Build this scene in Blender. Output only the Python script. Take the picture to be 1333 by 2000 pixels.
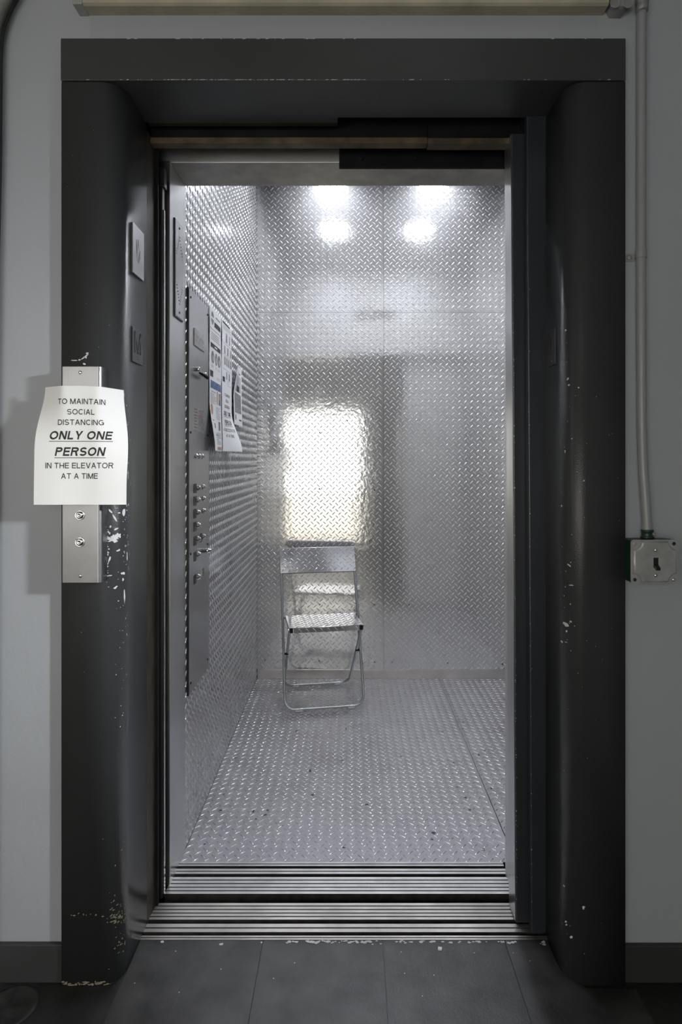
import bpy, bmesh, math, random
import numpy as np
from mathutils import Vector, Matrix

random.seed(7)
rng = np.random.default_rng(7)
SC = bpy.context.scene
for o in list(bpy.data.objects):
    bpy.data.objects.remove(o)
COL = SC.collection
PI = math.pi

# ------------------------------------------------------------------ camera
EYE = 1.284                    # camera height above the floor
F0 = 1333.0                    # distances were measured with this focal length (pixels) ...
FOC = 1220.0                   # ... and the lens has this one
K = FOC / F0                   # so real depth = K * measured depth
VX, VY = 680.0, 900.0          # vanishing point in the 1333 x 2000 frame

cam_data = bpy.data.cameras.new('camera')
cam = bpy.data.objects.new('camera', cam_data)
COL.objects.link(cam)
cam.location = (0, 0, EYE)
cam.rotation_euler = (PI / 2, 0, 0)
cam_data.sensor_fit = 'VERTICAL'
cam_data.sensor_height = 36.0
cam_data.sensor_width = 24.0
cam_data.lens = FOC / 2000.0 * 36.0
cam_data.shift_x = (666.5 - VX) / 2000.0
cam_data.shift_y = (VY - 1000.0) / 2000.0
cam_data.clip_start = 0.02
SC.camera = cam

# ------------------------------------------------------------------ world, lamps' strengths, exposure
world = bpy.data.worlds.new('world')
SC.world = world
world.use_nodes = True
world.node_tree.nodes['Background'].inputs[0].default_value = (0, 0, 0, 1)
world.node_tree.nodes['Background'].inputs[1].default_value = 0.0
SC.view_settings.view_transform = 'Standard'
SC.view_settings.look = 'None'
SC.view_settings.gamma = 1.0
SC.view_settings.use_curve_mapping = False
SC.view_settings.exposure = 0.0
CAR_LAMP = 104.0                # downlights in the car
CAR_LAMP_COLOR = (0.90, 0.93, 1.0)
HALL_LAMP = 0.9               # square ceiling light in the hall
HALL_LAMP_COLOR = (0.97, 0.98, 1.0)
SPOT = 760.0                  # spotlight on a stand at the right of the hall
SPOT_COLOR = (0.95, 0.98, 1.0)
WINDOW = 5.0                   # bright window behind the camera and the added panel beside it
WINDOW_COLOR = (1.0, 0.98, 0.91)
WALL_GLOW_COLOR = (1.0, 0.94, 0.79)
WALL_GLOW = 2.5               # added glow below it, standing in for the lit cream wall
SC.cycles.use_denoising = True
SC.cycles.use_adaptive_sampling = False
SC.cycles.max_bounces = 10
SC.cycles.glossy_bounces = 6
SC.cycles.sample_clamp_indirect = 6.0
SC.cycles.caustics_reflective = True
SC.cycles.blur_glossy = 0.3


def Y(d):
    return d * K


def P(px, py, d):
    """point of the place seen at that pixel of the frame, at measured depth d"""
    return Vector(((px - VX) * d / F0, d * K, EYE - (py - VY) * d / F0))


def floor_d(py):
    return F0 * EYE / (py - VY)


# ------------------------------------------------------------------ materials
def new_mat(name):
    m = bpy.data.materials.new(name)
    m.use_nodes = True
    nt = m.node_tree
    return m, nt, nt.nodes['Principled BSDF']


def simple(name, color, rough=0.5, metal=0.0, spec=0.5, bump=None, var=None, coat=0.0, emit=None, strength=0.0):
    m, nt, b = new_mat(name)
    b.inputs['Base Color'].default_value = (*color, 1)
    b.inputs['Roughness'].default_value = rough
    b.inputs['Metallic'].default_value = metal
    b.inputs['Specular IOR Level'].default_value = spec
    b.inputs['Coat Weight'].default_value = coat
    if emit:
        b.inputs['Emission Color'].default_value = (*emit, 1)
        b.inputs['Emission Strength'].default_value = strength
    tc = nt.nodes.new('ShaderNodeTexCoord')
    if var:                                   # (scale, amount)
        n = nt.nodes.new('ShaderNodeTexNoise')
        n.inputs['Scale'].default_value = var[0]
        n.inputs['Detail'].default_value = 6
        nt.links.new(tc.outputs['Object'], n.inputs['Vector'])
        r = nt.nodes.new('ShaderNodeMapRange')
        r.inputs['From Min'].default_value = 0.3
        r.inputs['From Max'].default_value = 0.7
        r.inputs['To Min'].default_value = 1 - var[1]
        r.inputs['To Max'].default_value = 1 + var[1]
        nt.links.new(n.outputs['Fac'], r.inputs['Value'])
        mx = nt.nodes.new('ShaderNodeMix')
        mx.data_type = 'RGBA'
        mx.blend_type = 'MULTIPLY'
        mx.inputs[0].default_value = 1.0
        mx.inputs[6].default_value = (*color, 1)
        nt.links.new(r.outputs['Result'], mx.inputs[7])
        nt.links.new(mx.outputs[2], b.inputs['Base Color'])
    if bump:                                  # list of (scale vector, strength, distance)
        prev = None
        for sc, st, di in bump:
            mp = nt.nodes.new('ShaderNodeMapping')
            mp.inputs['Scale'].default_value = sc if hasattr(sc, '__len__') else (sc, sc, sc)
            nt.links.new(tc.outputs['Object'], mp.inputs['Vector'])
            n = nt.nodes.new('ShaderNodeTexNoise')
            n.inputs['Scale'].default_value = 1.0
            n.inputs['Detail'].default_value = 3
            nt.links.new(mp.outputs['Vector'], n.inputs['Vector'])
            bp = nt.nodes.new('ShaderNodeBump')
            bp.inputs['Strength'].default_value = st
            bp.inputs['Distance'].default_value = di
            nt.links.new(n.outputs['Fac'], bp.inputs['Height'])
            if prev:
                nt.links.new(prev.outputs['Normal'], bp.inputs['Normal'])
            prev = bp
        nt.links.new(prev.outputs['Normal'], b.inputs['Normal'])
    return m


def tread(name, color, r_sharp, r_soft, mix, wear=0.0):
    """checker-plate metal: a mirror-like lobe and a scattered one"""
    m, nt, b = new_mat(name)
    out = nt.nodes['Material Output']
    tc = nt.nodes.new('ShaderNodeTexCoord')
    n = nt.nodes.new('ShaderNodeTexNoise')
    n.inputs['Scale'].default_value = 9.0
    n.inputs['Detail'].default_value = 5
    nt.links.new(tc.outputs['Object'], n.inputs['Vector'])
    n2 = nt.nodes.new('ShaderNodeTexNoise')
    n2.inputs['Scale'].default_value = 38.0
    n2.inputs['Detail'].default_value = 2
    nt.links.new(tc.outputs['Object'], n2.inputs['Vector'])
    bp = nt.nodes.new('ShaderNodeBump')
    bp.inputs['Strength'].default_value = 0.11
    bp.inputs['Distance'].default_value = 0.004
    nt.links.new(n2.outputs['Fac'], bp.inputs['Height'])
    s = nt.nodes.new('ShaderNodeBsdfPrincipled')
    for q, r in ((b, r_sharp), (s, r_soft)):
        q.inputs['Base Color'].default_value = (*color, 1)
        q.inputs['Metallic'].default_value = 1.0
        mr = nt.nodes.new('ShaderNodeMapRange')
        mr.inputs['From Min'].default_value = 0.3
        mr.inputs['From Max'].default_value = 0.7
        mr.inputs['To Min'].default_value = r * 0.8
        mr.inputs['To Max'].default_value = r * 1.2
        nt.links.new(n.outputs['Fac'], mr.inputs['Value'])
        nt.links.new(mr.outputs['Result'], q.inputs['Roughness'])
        nt.links.new(bp.outputs['Normal'], q.inputs['Normal'])
    mix_n = nt.nodes.new('ShaderNodeMixShader')
    mix_n.inputs[0].default_value = mix
    nt.links.new(b.outputs[0], mix_n.inputs[1])
    nt.links.new(s.outputs[0], mix_n.inputs[2])
    last = mix_n
    if wear > 0:                                # dirt worn into the plate
        d = nt.nodes.new('ShaderNodeBsdfDiffuse')
        d.inputs[0].default_value = (0.36, 0.35, 0.37, 1)
        m3 = nt.nodes.new('ShaderNodeMixShader')
        m3.inputs[0].default_value = wear
        nt.links.new(mix_n.outputs[0], m3.inputs[1])
        nt.links.new(d.outputs[0], m3.inputs[2])
        last = m3
    nt.links.new(last.outputs[0], out.inputs['Surface'])
    return m


M = {}
M['wall'] = simple('grey_wall_paint', (0.305, 0.320, 0.350), 0.5, bump=[((9, 9, 5), 0.25, 0.01), (160, 0.12, 0.002)], var=(1.6, 0.06))
M['cream'] = simple('cream_wall_paint', (0.62, 0.60, 0.54), 0.6, bump=[(40, 0.1, 0.004)])
M['frame'] = simple('charcoal_gloss_paint', (0.037, 0.0385, 0.041), 0.31, spec=0.34, bump=[(330, 0.42, 0.0014), (14, 0.1, 0.004)], var=(3.0, 0.1))
M['door'] = simple('blue_black_door_paint', (0.020, 0.023, 0.031), 0.38, bump=[(260, 0.15, 0.001)], var=(4.0, 0.12))
M['base'] = simple('charcoal_baseboard', (0.03, 0.03, 0.032), 0.5, bump=[(60, 0.15, 0.003)], var=(5, 0.2))
M['sheet'] = simple('dark_grey_hardboard', (0.030, 0.030, 0.030), 0.40, bump=[((140, 10, 90), 0.10, 0.002), (240, 0.25, 0.0015), (9, 0.25, 0.01)], var=(11, 0.6))
M['floor'] = simple('black_floor_paint', (0.012, 0.012, 0.012), 0.45, bump=[(30, 0.5, 0.004)], var=(9, 0.5))
M['steel'] = simple('brushed_stainless', (0.60, 0.60, 0.60), 0.3, 1.0, bump=[((420, 420, 5), 0.10, 0.0006)], var=(5, 0.08))
M['steel_h'] = simple('brushed_stainless_sideways', (0.52, 0.50, 0.48), 0.34, 1.0, bump=[((5, 420, 420), 0.10, 0.0006)], var=(8, 0.15))
M['front'] = simple('dull_steel_cladding', (0.74, 0.74, 0.74), 0.55, 1.0, bump=[((5, 420, 420), 0.08, 0.0006)], var=(8, 0.08))
M['panel'] = simple('satin_stainless_panel', (0.50, 0.50, 0.51), 0.27, 1.0, bump=[((300, 300, 6), 0.06, 0.0005)], var=(3, 0.06))
M['callsteel'] = simple('call_station_stainless', (0.27, 0.27, 0.28), 0.36, 1.0, bump=[((420, 420, 5), 0.18, 0.0006)], var=(7, 0.15))
M['chrome'] = simple('polished_steel', (0.75, 0.75, 0.76), 0.14, 1.0)
M['tube'] = simple('silver_grey_tube', (0.44, 0.46, 0.48), 0.3, 1.0)
M['alu'] = simple('worn_aluminium', (0.86, 0.85, 0.85), 0.34, 1.0, bump=[((6, 500, 500), 0.25, 0.001), (60, 0.1, 0.002)], var=(12, 0.18))
M['alu_dirty'] = simple('dirty_aluminium', (0.62, 0.59, 0.56), 0.4, 1.0, bump=[((6, 500, 500), 0.25, 0.001), (60, 0.15, 0.002)], var=(5, 0.35))
M['grime'] = simple('greasy_groove', (0.03, 0.028, 0.026), 0.55, 0.3, var=(30, 0.6))
M['soffit'] = simple('dull_brown_steel', (0.30, 0.285, 0.26), 0.38, 1.0, bump=[((5, 300, 300), 0.08, 0.0006)], var=(14, 0.2))
M['dark'] = simple('oily_dark_steel', (0.008, 0.008, 0.009), 0.7, spec=0.12, var=(12, 0.4))
M['brown'] = simple('aged_brown_steel', (0.020, 0.016, 0.010), 0.5, 0.0, spec=0.25, bump=[(50, 0.2, 0.002)], var=(18, 0.5))
M['lip_brown'] = simple('brown_lip_steel', (0.075, 0.055, 0.032), 0.6, spec=0.3, bump=[(50, 0.2, 0.002)], var=(18, 0.5))
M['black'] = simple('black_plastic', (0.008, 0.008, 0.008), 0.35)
M['paper'] = simple('white_paper', (0.80, 0.80, 0.81), 0.75, spec=0.3, bump=[(45, 0.05, 0.004)])
M['ink'] = simple('black_ink', (0.02, 0.02, 0.02), 0.7)
M['ink_grey'] = simple('grey_ink', (0.20, 0.20, 0.21), 0.7, var=(80, 0.4))
M['ink_mid'] = simple('light_grey_ink', (0.45, 0.45, 0.47), 0.7)
M['ink_blue'] = simple('blue_ink', (0.10, 0.15, 0.28), 0.7, var=(40, 0.5))
M['ink_orange'] = simple('orange_ink', (0.48, 0.28, 0.18), 0.7, var=(60, 0.3))
M['ink_red'] = simple('red_engraving', (0.24, 0.13, 0.12), 0.6)
M['scratch'] = simple('scratched_hardboard', (0.10, 0.10, 0.10), 0.6)
M['chip'] = simple('bare_primer', (0.52, 0.53, 0.54), 0.7)
M['chip_tan'] = simple('tan_primer', (0.17, 0.155, 0.10), 0.8)
M['cover'] = simple('dark_floor_cover', (0.022, 0.022, 0.022), 0.6, spec=0.2, bump=[(60, 0.4, 0.003)], var=(25, 0.6))
M['greenpaint'] = simple('old_green_paint', (0.007, 0.032, 0.018), 0.4, bump=[(120, 0.4, 0.002)])
M['galv'] = simple('galvanised_painted', (0.33, 0.335, 0.34), 0.42, 0.35, bump=[(140, 0.15, 0.001)], var=(30, 0.15))
M['pipe'] = simple('grey_painted_conduit', (0.235, 0.243, 0.258), 0.36, bump=[(110, 0.12, 0.001)])
M['cast'] = simple('rough_cast_zinc', (0.26, 0.26, 0.26), 0.5, 0.4, bump=[(160, 0.5, 0.002)])
M['raceway'] = simple('cream_raceway', (0.36, 0.335, 0.26), 0.5, bump=[(60, 0.1, 0.002)], var=(8, 0.2))
M['oldpipe'] = simple('green_grey_pipe', (0.16, 0.17, 0.155), 0.5, var=(20, 0.3))
M['ceil'] = simple('dark_metal_ceiling', (0.055, 0.06, 0.075), 0.4, 0.5, var=(4, 0.2))
M['plaster'] = simple('white_plaster', (0.6, 0.6, 0.6), 0.8)
M['rubber'] = simple('clear_rubber', (0.5, 0.5, 0.5), 0.4)
M['tread_wall'] = tread('tread_plate_wall', (0.645, 0.645, 0.65), 0.095, 0.58, 0.27)
M['lug_wall'] = tread('tread_bar_wall', (0.66, 0.66, 0.665), 0.22, 0.52, 0.5)
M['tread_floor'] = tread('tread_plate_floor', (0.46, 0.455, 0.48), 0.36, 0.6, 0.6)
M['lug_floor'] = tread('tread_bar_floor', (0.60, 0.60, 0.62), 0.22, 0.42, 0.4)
M['tread_chair'] = tread('tread_plate_chair', (0.66, 0.66, 0.68), 0.12, 0.4, 0.3)
M['lug_chair'] = tread('tread_bar_chair', (0.66, 0.66, 0.67), 0.14, 0.36, 0.3)
M['car_lens'] = simple('downlight_lens', (0.8, 0.8, 0.8), 0.5, emit=CAR_LAMP_COLOR, strength=CAR_LAMP)
M['hall_lens'] = simple('ceiling_light_lens', (0.8, 0.8, 0.8), 0.5, emit=HALL_LAMP_COLOR, strength=HALL_LAMP)
M['globe'] = simple('spot_lens', (0.8, 0.8, 0.8), 0.5, emit=SPOT_COLOR, strength=SPOT)
M['wall_glow'] = simple('lit_wall_glow', (0.3, 0.3, 0.3), 0.4, emit=WALL_GLOW_COLOR, strength=WALL_GLOW)
M['pane'] = simple('bright_pane', (0.3, 0.3, 0.3), 0.4, emit=WINDOW_COLOR, strength=WINDOW)


# ------------------------------------------------------------------ building helpers
def wmat(o):
    m = Matrix.Identity(4)
    while o is not None:
        m = o.matrix_basis @ m
        o = o.parent
    return m


def tag(o, label=None, cat=None, group=None, kind=None):
    if label:
        o['label'] = label
    if cat:
        o['category'] = cat
    if group:
        o['group'] = group
    if kind:
        o['kind'] = kind
    return o


def empty(name, loc, label, cat, group=None, kind=None, rotz=0.0):
    o = bpy.data.objects.new(name, None)
    COL.objects.link(o)
    o.location = loc
    o.rotation_euler = (0, 0, rotz)
    o.empty_display_size = 0.05
    return tag(o, label, cat, group, kind)


class MB:
    """collects shapes in the place's coordinates and links them as ONE mesh object"""

    def __init__(self):
        self.v, self.f, self.s, self.m = [], [], [], []

    def add(self, verts, faces, smooth=False, mi=0):
        n = len(self.v)
        self.v += [tuple(p) for p in verts]
        self.f += [tuple(i + n for i in f) for f in faces]
        self.s += [smooth] * len(faces)
        self.m += [mi] * len(faces)
        return self

    def box(self, x0, x1, y0, y1, z0, z1, bev=0.0, seg=2):
        bm = bmesh.new()
        bmesh.ops.create_cube(bm, size=1.0)
        for v in bm.verts:
            v.co = Vector(((x0 + x1) / 2 + v.co.x * (x1 - x0), (y0 + y1) / 2 + v.co.y * (y1 - y0), (z0 + z1) / 2 + v.co.z * (z1 - z0)))
        if bev > 0:
            bmesh.ops.bevel(bm, geom=list(bm.edges), offset=bev, segments=seg, affect='EDGES', profile=0.6)
        self.bm(bm)
        return self

    def bm(self, bm, smooth=False):
        bm.verts.index_update()
        self.add([v.co.copy() for v in bm.verts], [[v.index for v in f.verts] for f in bm.faces], smooth)
        bm.free()

    def prism(self, pts, axis, a0, a1, smooth=False):
        """closed outline of 2-D points pushed along an axis: 'x' -> (y,z), 'y' -> (x,z), 'z' -> (x,y)"""
        n = len(pts)
        def at(p, a):
            return {'x': (a, p[0], p[1]), 'y': (p[0], a, p[1]), 'z': (p[0], p[1], a)}[axis]
        vs = [at(p, a0) for p in pts] + [at(p, a1) for p in pts]
        fs = [(i, (i + 1) % n, n + (i + 1) % n, n + i) for i in range(n)]
        self.add(vs, fs, smooth)
        self.add(vs, [tuple(range(n))[::-1], tuple(range(n, 2 * n))])
        return self

    def tube(self, path, r, seg=12, cap=True):
        path = [Vector(p) for p in path]
        rings = []
        up = None
        for i, p in enumerate(path):
            if i == 0:
                t = (path[1] - p)
            elif i == len(path) - 1:
                t = (p - path[i - 1])
            else:
                t = (path[i + 1] - p).normalized() + (p - path[i - 1]).normalized()
            t.normalize()
            if up is None:
                up = t.orthogonal().normalized()
            else:
                up = (up - t * up.dot(t)).normalized()
            w = t.cross(up)
            rr = r[i] if hasattr(r, '__len__') else r
            rings.append([p + (up * math.cos(a) + w * math.sin(a)) * rr for a in [2 * PI * k / seg for k in range(seg)]])
        vs = [q for ring in rings for q in ring]
        fs = []
        for i in range(len(path) - 1):
            for k in range(seg):
                a, b = i * seg + k, i * seg + (k + 1) % seg
                fs.append((a, b, b + seg, a + seg))
        self.add(vs, fs, True)
        if cap:
            self.add(rings[0], [tuple(range(seg))[::-1]])
            self.add(rings[-1], [tuple(range(seg))])
        return self

    def lathe(self, c, axis, prof, seg=24, smooth=True):
        """profile of (radius, height) turned about an axis direction through c"""
        axis = Vector(axis).normalized()
        u = axis.orthogonal().normalized()
        w = axis.cross(u)
        c = Vector(c)
        vs, fs = [], []
        for r, h in prof:
            for k in range(seg):
                a = 2 * PI * k / seg
                vs.append(c + axis * h + (u * math.cos(a) + w * math.sin(a)) * r)
        for i in range(len(prof) - 1):
            for k in range(seg):
                a, b = i * seg + k, i * seg + (k + 1) % seg
                fs.append((a, b, b + seg, a + seg))
        self.add(vs, fs, smooth)
        self.add(vs[-seg:], [tuple(range(seg))])
        self.add(vs[:seg], [tuple(range(seg))[::-1]])
        return self

    def build(self, name, mat, parent=None, label=None, cat=None, group=None, kind=None, local=False, recalc=True):
        v = np.array(self.v, dtype=np.float64)
        loc = None
        if parent is not None:
            if not local:
                mi = np.array(wmat(parent).inverted())
                v = v @ mi[:3, :3].T + mi[:3, 3]
        else:
            lo, hi = v.min(0), v.max(0)
            loc = ((lo[0] + hi[0]) / 2, (lo[1] + hi[1]) / 2, lo[2])
            v = v - np.array(loc)
        me = bpy.data.meshes.new(name)
        me.from_pydata(v.tolist(), [], self.f)
        me.polygons.foreach_set('use_smooth', np.array(self.s, dtype=bool))
        for q in (mat if isinstance(mat, tuple) else (mat,)):
            me.materials.append(M[q])
        me.polygons.foreach_set('material_index', np.array(self.m, dtype=np.int32))
        if recalc and len(self.f) < 60000:
            bm = bmesh.new()
            bm.from_mesh(me)
            bmesh.ops.remove_doubles(bm, verts=bm.verts, dist=1e-6)
            bmesh.ops.recalc_face_normals(bm, faces=bm.faces)
            bm.to_mesh(me)
            bm.free()
        me.update()
        o = bpy.data.objects.new(name, me)
        COL.objects.link(o)
        if parent is not None:
            o.parent = parent
        else:
            o.location = loc
        return tag(o, label, cat, group, kind)


def rbox(x0, x1, y0, y1, z0, z1, bev=0.0):
    return MB().box(x0, x1, y0, y1, z0, z1, bev)


# checker plate ---------------------------------------------------------------
PITCH = 0.0366
LUG_L, LUG_W, LUG_H = 0.0285, 0.0060, 0.0023
_st = [(-0.5, 0), (-0.27, 0.78), (0.0, 1.0), (0.27, 0.78), (0.5, 0)]
_lv, _lf = [], []
_lv.append((-0.5 * LUG_L, 0, 0))
for s_, w_ in _st[1:4]:
    for t_, h_ in ((-0.5, 0), (-0.27, 0.72), (0, 1.0), (0.27, 0.72), (0.5, 0)):
        _lv.append((s_ * LUG_L, t_ * LUG_W * w_, h_ * LUG_H * (0.6 + 0.4 * w_)))
_lv.append((0.5 * LUG_L, 0, 0))
for k in range(4):
    _lf.append((0, 1 + k + 1, 1 + k))
    _lf.append((16, 11 + k, 11 + k + 1))
    for j in range(2):
        a = 1 + j * 5 + k
        _lf.append((a, a + 1, a + 6, a + 5))
LUG_V = np.array(_lv)
LUG_F = _lf


def lugs(mb, u0, u1, v0, v1, org, U, V, N, skip=(), phase=(0.0, 0.0), margin=0.004):
    """raised bars of the plate on the rectangle u0..u1, v0..v1 of the plane org + u U + v V"""
    org, U, V, N = (np.array(a, dtype=float) for a in (org, U, V, N))
    cs = []
    i0, i1 = int(math.floor(u0 / PITCH)) - 1, int(math.ceil(u1 / PITCH)) + 1
    j0, j1 = int(math.floor(v0 / PITCH)) - 1, int(math.ceil(v1 / PITCH)) + 1
    for par in (0, 1):
        for i in range(i0, i1 + 1):
            for j in range(j0, j1 + 1):
                u = (i + 0.5 * par + phase[0]) * PITCH
                v = (j + 0.5 * par + phase[1]) * PITCH
                if not (u0 + margin < u < u1 - margin and v0 + margin < v < v1 - margin):
                    continue
                if any(a < u < b and c < v < d for a, b, c, d in skip):
                    continue
                cs.append((u, v, PI / 4 if par else -PI / 4))
    if not cs:
        return
    cs = np.array(cs)
    ca, sa = np.cos(cs[:, 2])[:, None], np.sin(cs[:, 2])[:, None]
    s, t, h = LUG_V[:, 0][None], LUG_V[:, 1][None], LUG_V[:, 2][None]
    uu = np.clip(cs[:, 0][:, None] + s * ca - t * sa, u0 + 0.0005, u1 - 0.0005)
    vv = np.clip(cs[:, 1][:, None] + s * sa + t * ca, v0 + 0.0005, v1 - 0.0005)
    pts = org + uu[..., None] * U + vv[..., None] * V + (h + 0 * uu)[..., None] * N
    n0 = len(mb.v)
    mb.v += [tuple(p) for p in pts.reshape(-1, 3).tolist()]
    nl = len(LUG_V)
    for q in range(len(cs)):
        b = n0 + q * nl
        mb.f += [tuple(b + i for i in f) for f in LUG_F]
    mb.s += [True] * (len(LUG_F) * len(cs))
    mb.m += [1] * (len(LUG_F) * len(cs))


def plate(u0, u1, v0, v1, org, U, V, N, th=0.003, skip=(), phase=(0, 0)):
    mb = MB()
    org, U, V, N = (Vector(a) for a in (org, U, V, N))
    c = [org + U * u + V * v for u, v in ((u0, v0), (u1, v0), (u1, v1), (u0, v1))]
    vs = c + [p - N * th for p in c]
    fs = [(0, 1, 2, 3), (7, 6, 5, 4)] + [(i, i + 4, (i + 1) % 4 + 4, (i + 1) % 4) for i in range(4)]
    if U.cross(V).dot(N) < 0:
        fs = [f[::-1] for f in fs]
    mb.add(vs, fs)
    lugs(mb, u0, u1, v0, v1, org, U, V, N, skip, phase)
    if U.cross(V).dot(N) < 0:
        # keep the raised bars facing outwards
        k = len(fs)
        mb.f[k:] = [f[::-1] for f in mb.f[k:]]
    return mb


# lettering -------------------------------------------------------------------
GW = dict(T=.84, O=1.06, M=1.05, A=.96, I=.14, N=.88, S=.88, C=.98, L=.70, D=.90, G=1.02, Y=.95, E=.78, P=.82, R=.90, H=.88, V=.95)


def glyph(c, t):
    """plain sans capital of height 1 with strokes of width t: width and polygons"""
    w = GW.get(c, 0.3)
    R = lambda x0, y0, x1, y1: [(x0, y0), (x1, y0), (x1, y1), (x0, y1)]
    out = []

    def arc(cx, cy, rx, ry, a0, a1, n=22):
        ang = [math.radians(a0 + (a1 - a0) * k / n) for k in range(n + 1)]
        o = [(cx + (rx + t / 2) * math.cos(a), cy + (ry + t / 2) * math.sin(a)) for a in ang]
        i = [(cx + (rx - t / 2) * math.cos(a), cy + (ry - t / 2) * math.sin(a)) for a in ang]
        for k in range(n):
            out.append([o[k], o[k + 1], i[k + 1], i[k]])
    if c == 'I':
        w = t
        out.append(R(0, 0, t, 1))
    if c in 'MNHLEDPR':
        out.append(R(0, 0, t, 1))
    if c in 'MNH':
        out.append(R(w - t, 0, w, 1))
    if c == 'T':
        out += [R(0, 1 - t, w, 1), R(w / 2 - t / 2, 0, w / 2 + t / 2, 1 - t)]
    if c == 'M':
        out += [[(0, 1), (t * 1.2, 1), (w / 2 + t * .5, 0), (w / 2 - t * .5, 0)], [(w, 1), (w - t * 1.2, 1), (w / 2 - t * .5, 0), (w / 2 + t * .5, 0)]]
    if c == 'N':
        out.append([(0, 1), (t * 1.15, 1), (w, 0), (w - t * 1.15, 0)])
    if c == 'H':
        out.append(R(t, .5 - t / 2, w - t, .5 + t / 2))
    if c in 'LE':
        out.append(R(t, 0, w, t))
    if c == 'E':
        out += [R(t, 1 - t, w, 1), R(t, .52 - t / 2, w * .94, .52 + t / 2)]
    if c in 'AV':
        f = (lambda y: y) if c == 'A' else (lambda y: 1 - y)
        out += [[(0, f(0)), (t * 1.1, f(0)), (w / 2 + t * .55, f(1)), (w / 2 - t * .55, f(1))], [(w, f(0)), (w - t * 1.1, f(0)), (w / 2 - t * .55, f(1)), (w / 2 + t * .55, f(1))]]
        if c == 'A':
            out.append(R(w * .22, .27, w * .78, .27 + t))
    if c == 'Y':
        out += [R(w / 2 - t / 2, 0, w / 2 + t / 2, .42), [(0, 1), (t * 1.2, 1), (w / 2 + t / 2, .40), (w / 2 - t / 2, .40)], [(w, 1), (w - t * 1.2, 1), (w / 2 - t / 2, .40), (w / 2 + t / 2, .40)]]
    if c == 'O':
        arc(w / 2, .5, w / 2 - t / 2, .5 - t / 2, 0, 360, 36)
    if c in 'CG':
        arc(w / 2, .5, w / 2 - t / 2, .5 - t / 2, 42, 318 if c == 'C' else 335, 30)
    if c == 'G':
        out += [R(w * .56, .40, w, .40 + t), R(w - t, .10, w, .42)]
    if c == 'S':
        ry = (1 - t) / 4
        arc(w / 2, 1 - t / 2 - ry, w / 2 - t / 2 - .02, ry, 25, 270, 22)
        arc(w / 2, t / 2 + ry, w / 2 - t / 2, ry, 90, -155, 22)
    if c == 'D':
        out += [R(t, 0, w * .46, t), R(t, 1 - t, w * .46, 1)]
        arc(w * .46, .5, w * .54 - t / 2, .5 - t / 2, -90, 90, 20)
    if c in 'PR':
        lo = .44
        out += [R(t, lo, w * .60, lo + t), R(t, 1 - t, w * .60, 1)]
        arc(w * .60, (lo + 1) / 2, w * .38 - t / 2, (1 - lo) / 2 - t / 2, -90, 90, 16)
    if c == 'R':
        out.append([(w * .48, lo + t * .5), (w * .48 + t * 1.2, lo + t * .5), (w, 0), (w - t * 1.2, 0)])
    return w, out


def text_shape(s, italic=False, bold=0.0):
    t = 0.125 + bold * 5.0
    vs, fs, x = [], [], 0.0
    for c in s:
        if c == ' ':
            x += 0.42
            continue
        w, polys = glyph(c, t)
        for p in polys:
            n = len(vs)
            vs += [(x + a + (0.21 * b if italic else 0), b) for a, b in p]
            fs.append(tuple(range(n, n + len(p))))
        x += w + 0.15
    x0, x1 = min(v[0] for v in vs), max(v[0] for v in vs)
    return [((a - x0) / (x1 - x0), b, 0.0) for a, b in vs], fs


def lines_on(mb, surf, items, lift):
    """items: (text, a-centre, v-top, width, cap height, italic, bold) on surf(a, v, lift)"""
    for s, ac, vt, w, h, it, bo in items:
        vs, fs = text_shape(s, it, bo)
        mb.add([surf(ac - w / 2 + x * w, vt + h * (1 - y), lift) for x, y, _ in vs], fs)


def patch(mb, surf, a0, a1, v0, v1, lift, n=5, m=5):
    vs = [surf(a0 + (a1 - a0) * i / n, v0 + (v1 - v0) * j / m, lift) for j in range(m + 1) for i in range(n + 1)]
    fs = [(j * (n + 1) + i, j * (n + 1) + i + 1, (j + 1) * (n + 1) + i + 1, (j + 1) * (n + 1) + i) for j in range(m) for i in range(n)]
    mb.add(vs, fs)


def disc(mb, surf, a, v, r, lift, n=20):
    mb.add([surf(a + r * math.cos(2 * PI * k / n), v + r * math.sin(2 * PI * k / n), lift) for k in range(n)], [tuple(range(n))])


def sheet(surf, w, h, n=28, m=28, th=0.00025):
    mb = MB()
    for lift, flip in ((0.0, False), (-th, True)):
        vs = [surf(-w / 2 + w * i / n, h * j / m, lift) for j in range(m + 1) for i in range(n + 1)]
        fs = [(j * (n + 1) + i, j * (n + 1) + i + 1, (j + 1) * (n + 1) + i + 1, (j + 1) * (n + 1) + i) for j in range(m) for i in range(n)]
        mb.add(vs, [f[::-1] for f in fs] if flip else fs, True)
    return mb


def sstep(a, b, x):
    t = min(1.0, max(0.0, (x - a) / (b - a)))
    return t * t * (3 - 2 * t)


SIGN_LINES = [  # (text, centre, top, width, height, italic, bold) for a letter-size page
    ('TO MAINTAIN', 0.0015, 0.0300, 0.1140, 0.0129, False, 0.006),
    ('SOCIAL', 0.0010, 0.0548, 0.0645, 0.0129, False, 0.006),
    ('DISTANCING', 0.0005, 0.0793, 0.1080, 0.0129, False, 0.006),
    ('ONLY ONE', 0.0015, 0.1064, 0.1475, 0.0200, True, 0.016),
    ('PERSON', 0.0000, 0.1446, 0.1190, 0.0205, True, 0.016),
    ('IN THE ELEVATOR', -0.0020, 0.1810, 0.1575, 0.0132, False, 0.006),
    ('AT A TIME', -0.0010, 0.2058, 0.0860, 0.0129, False, 0.006),
]


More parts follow.
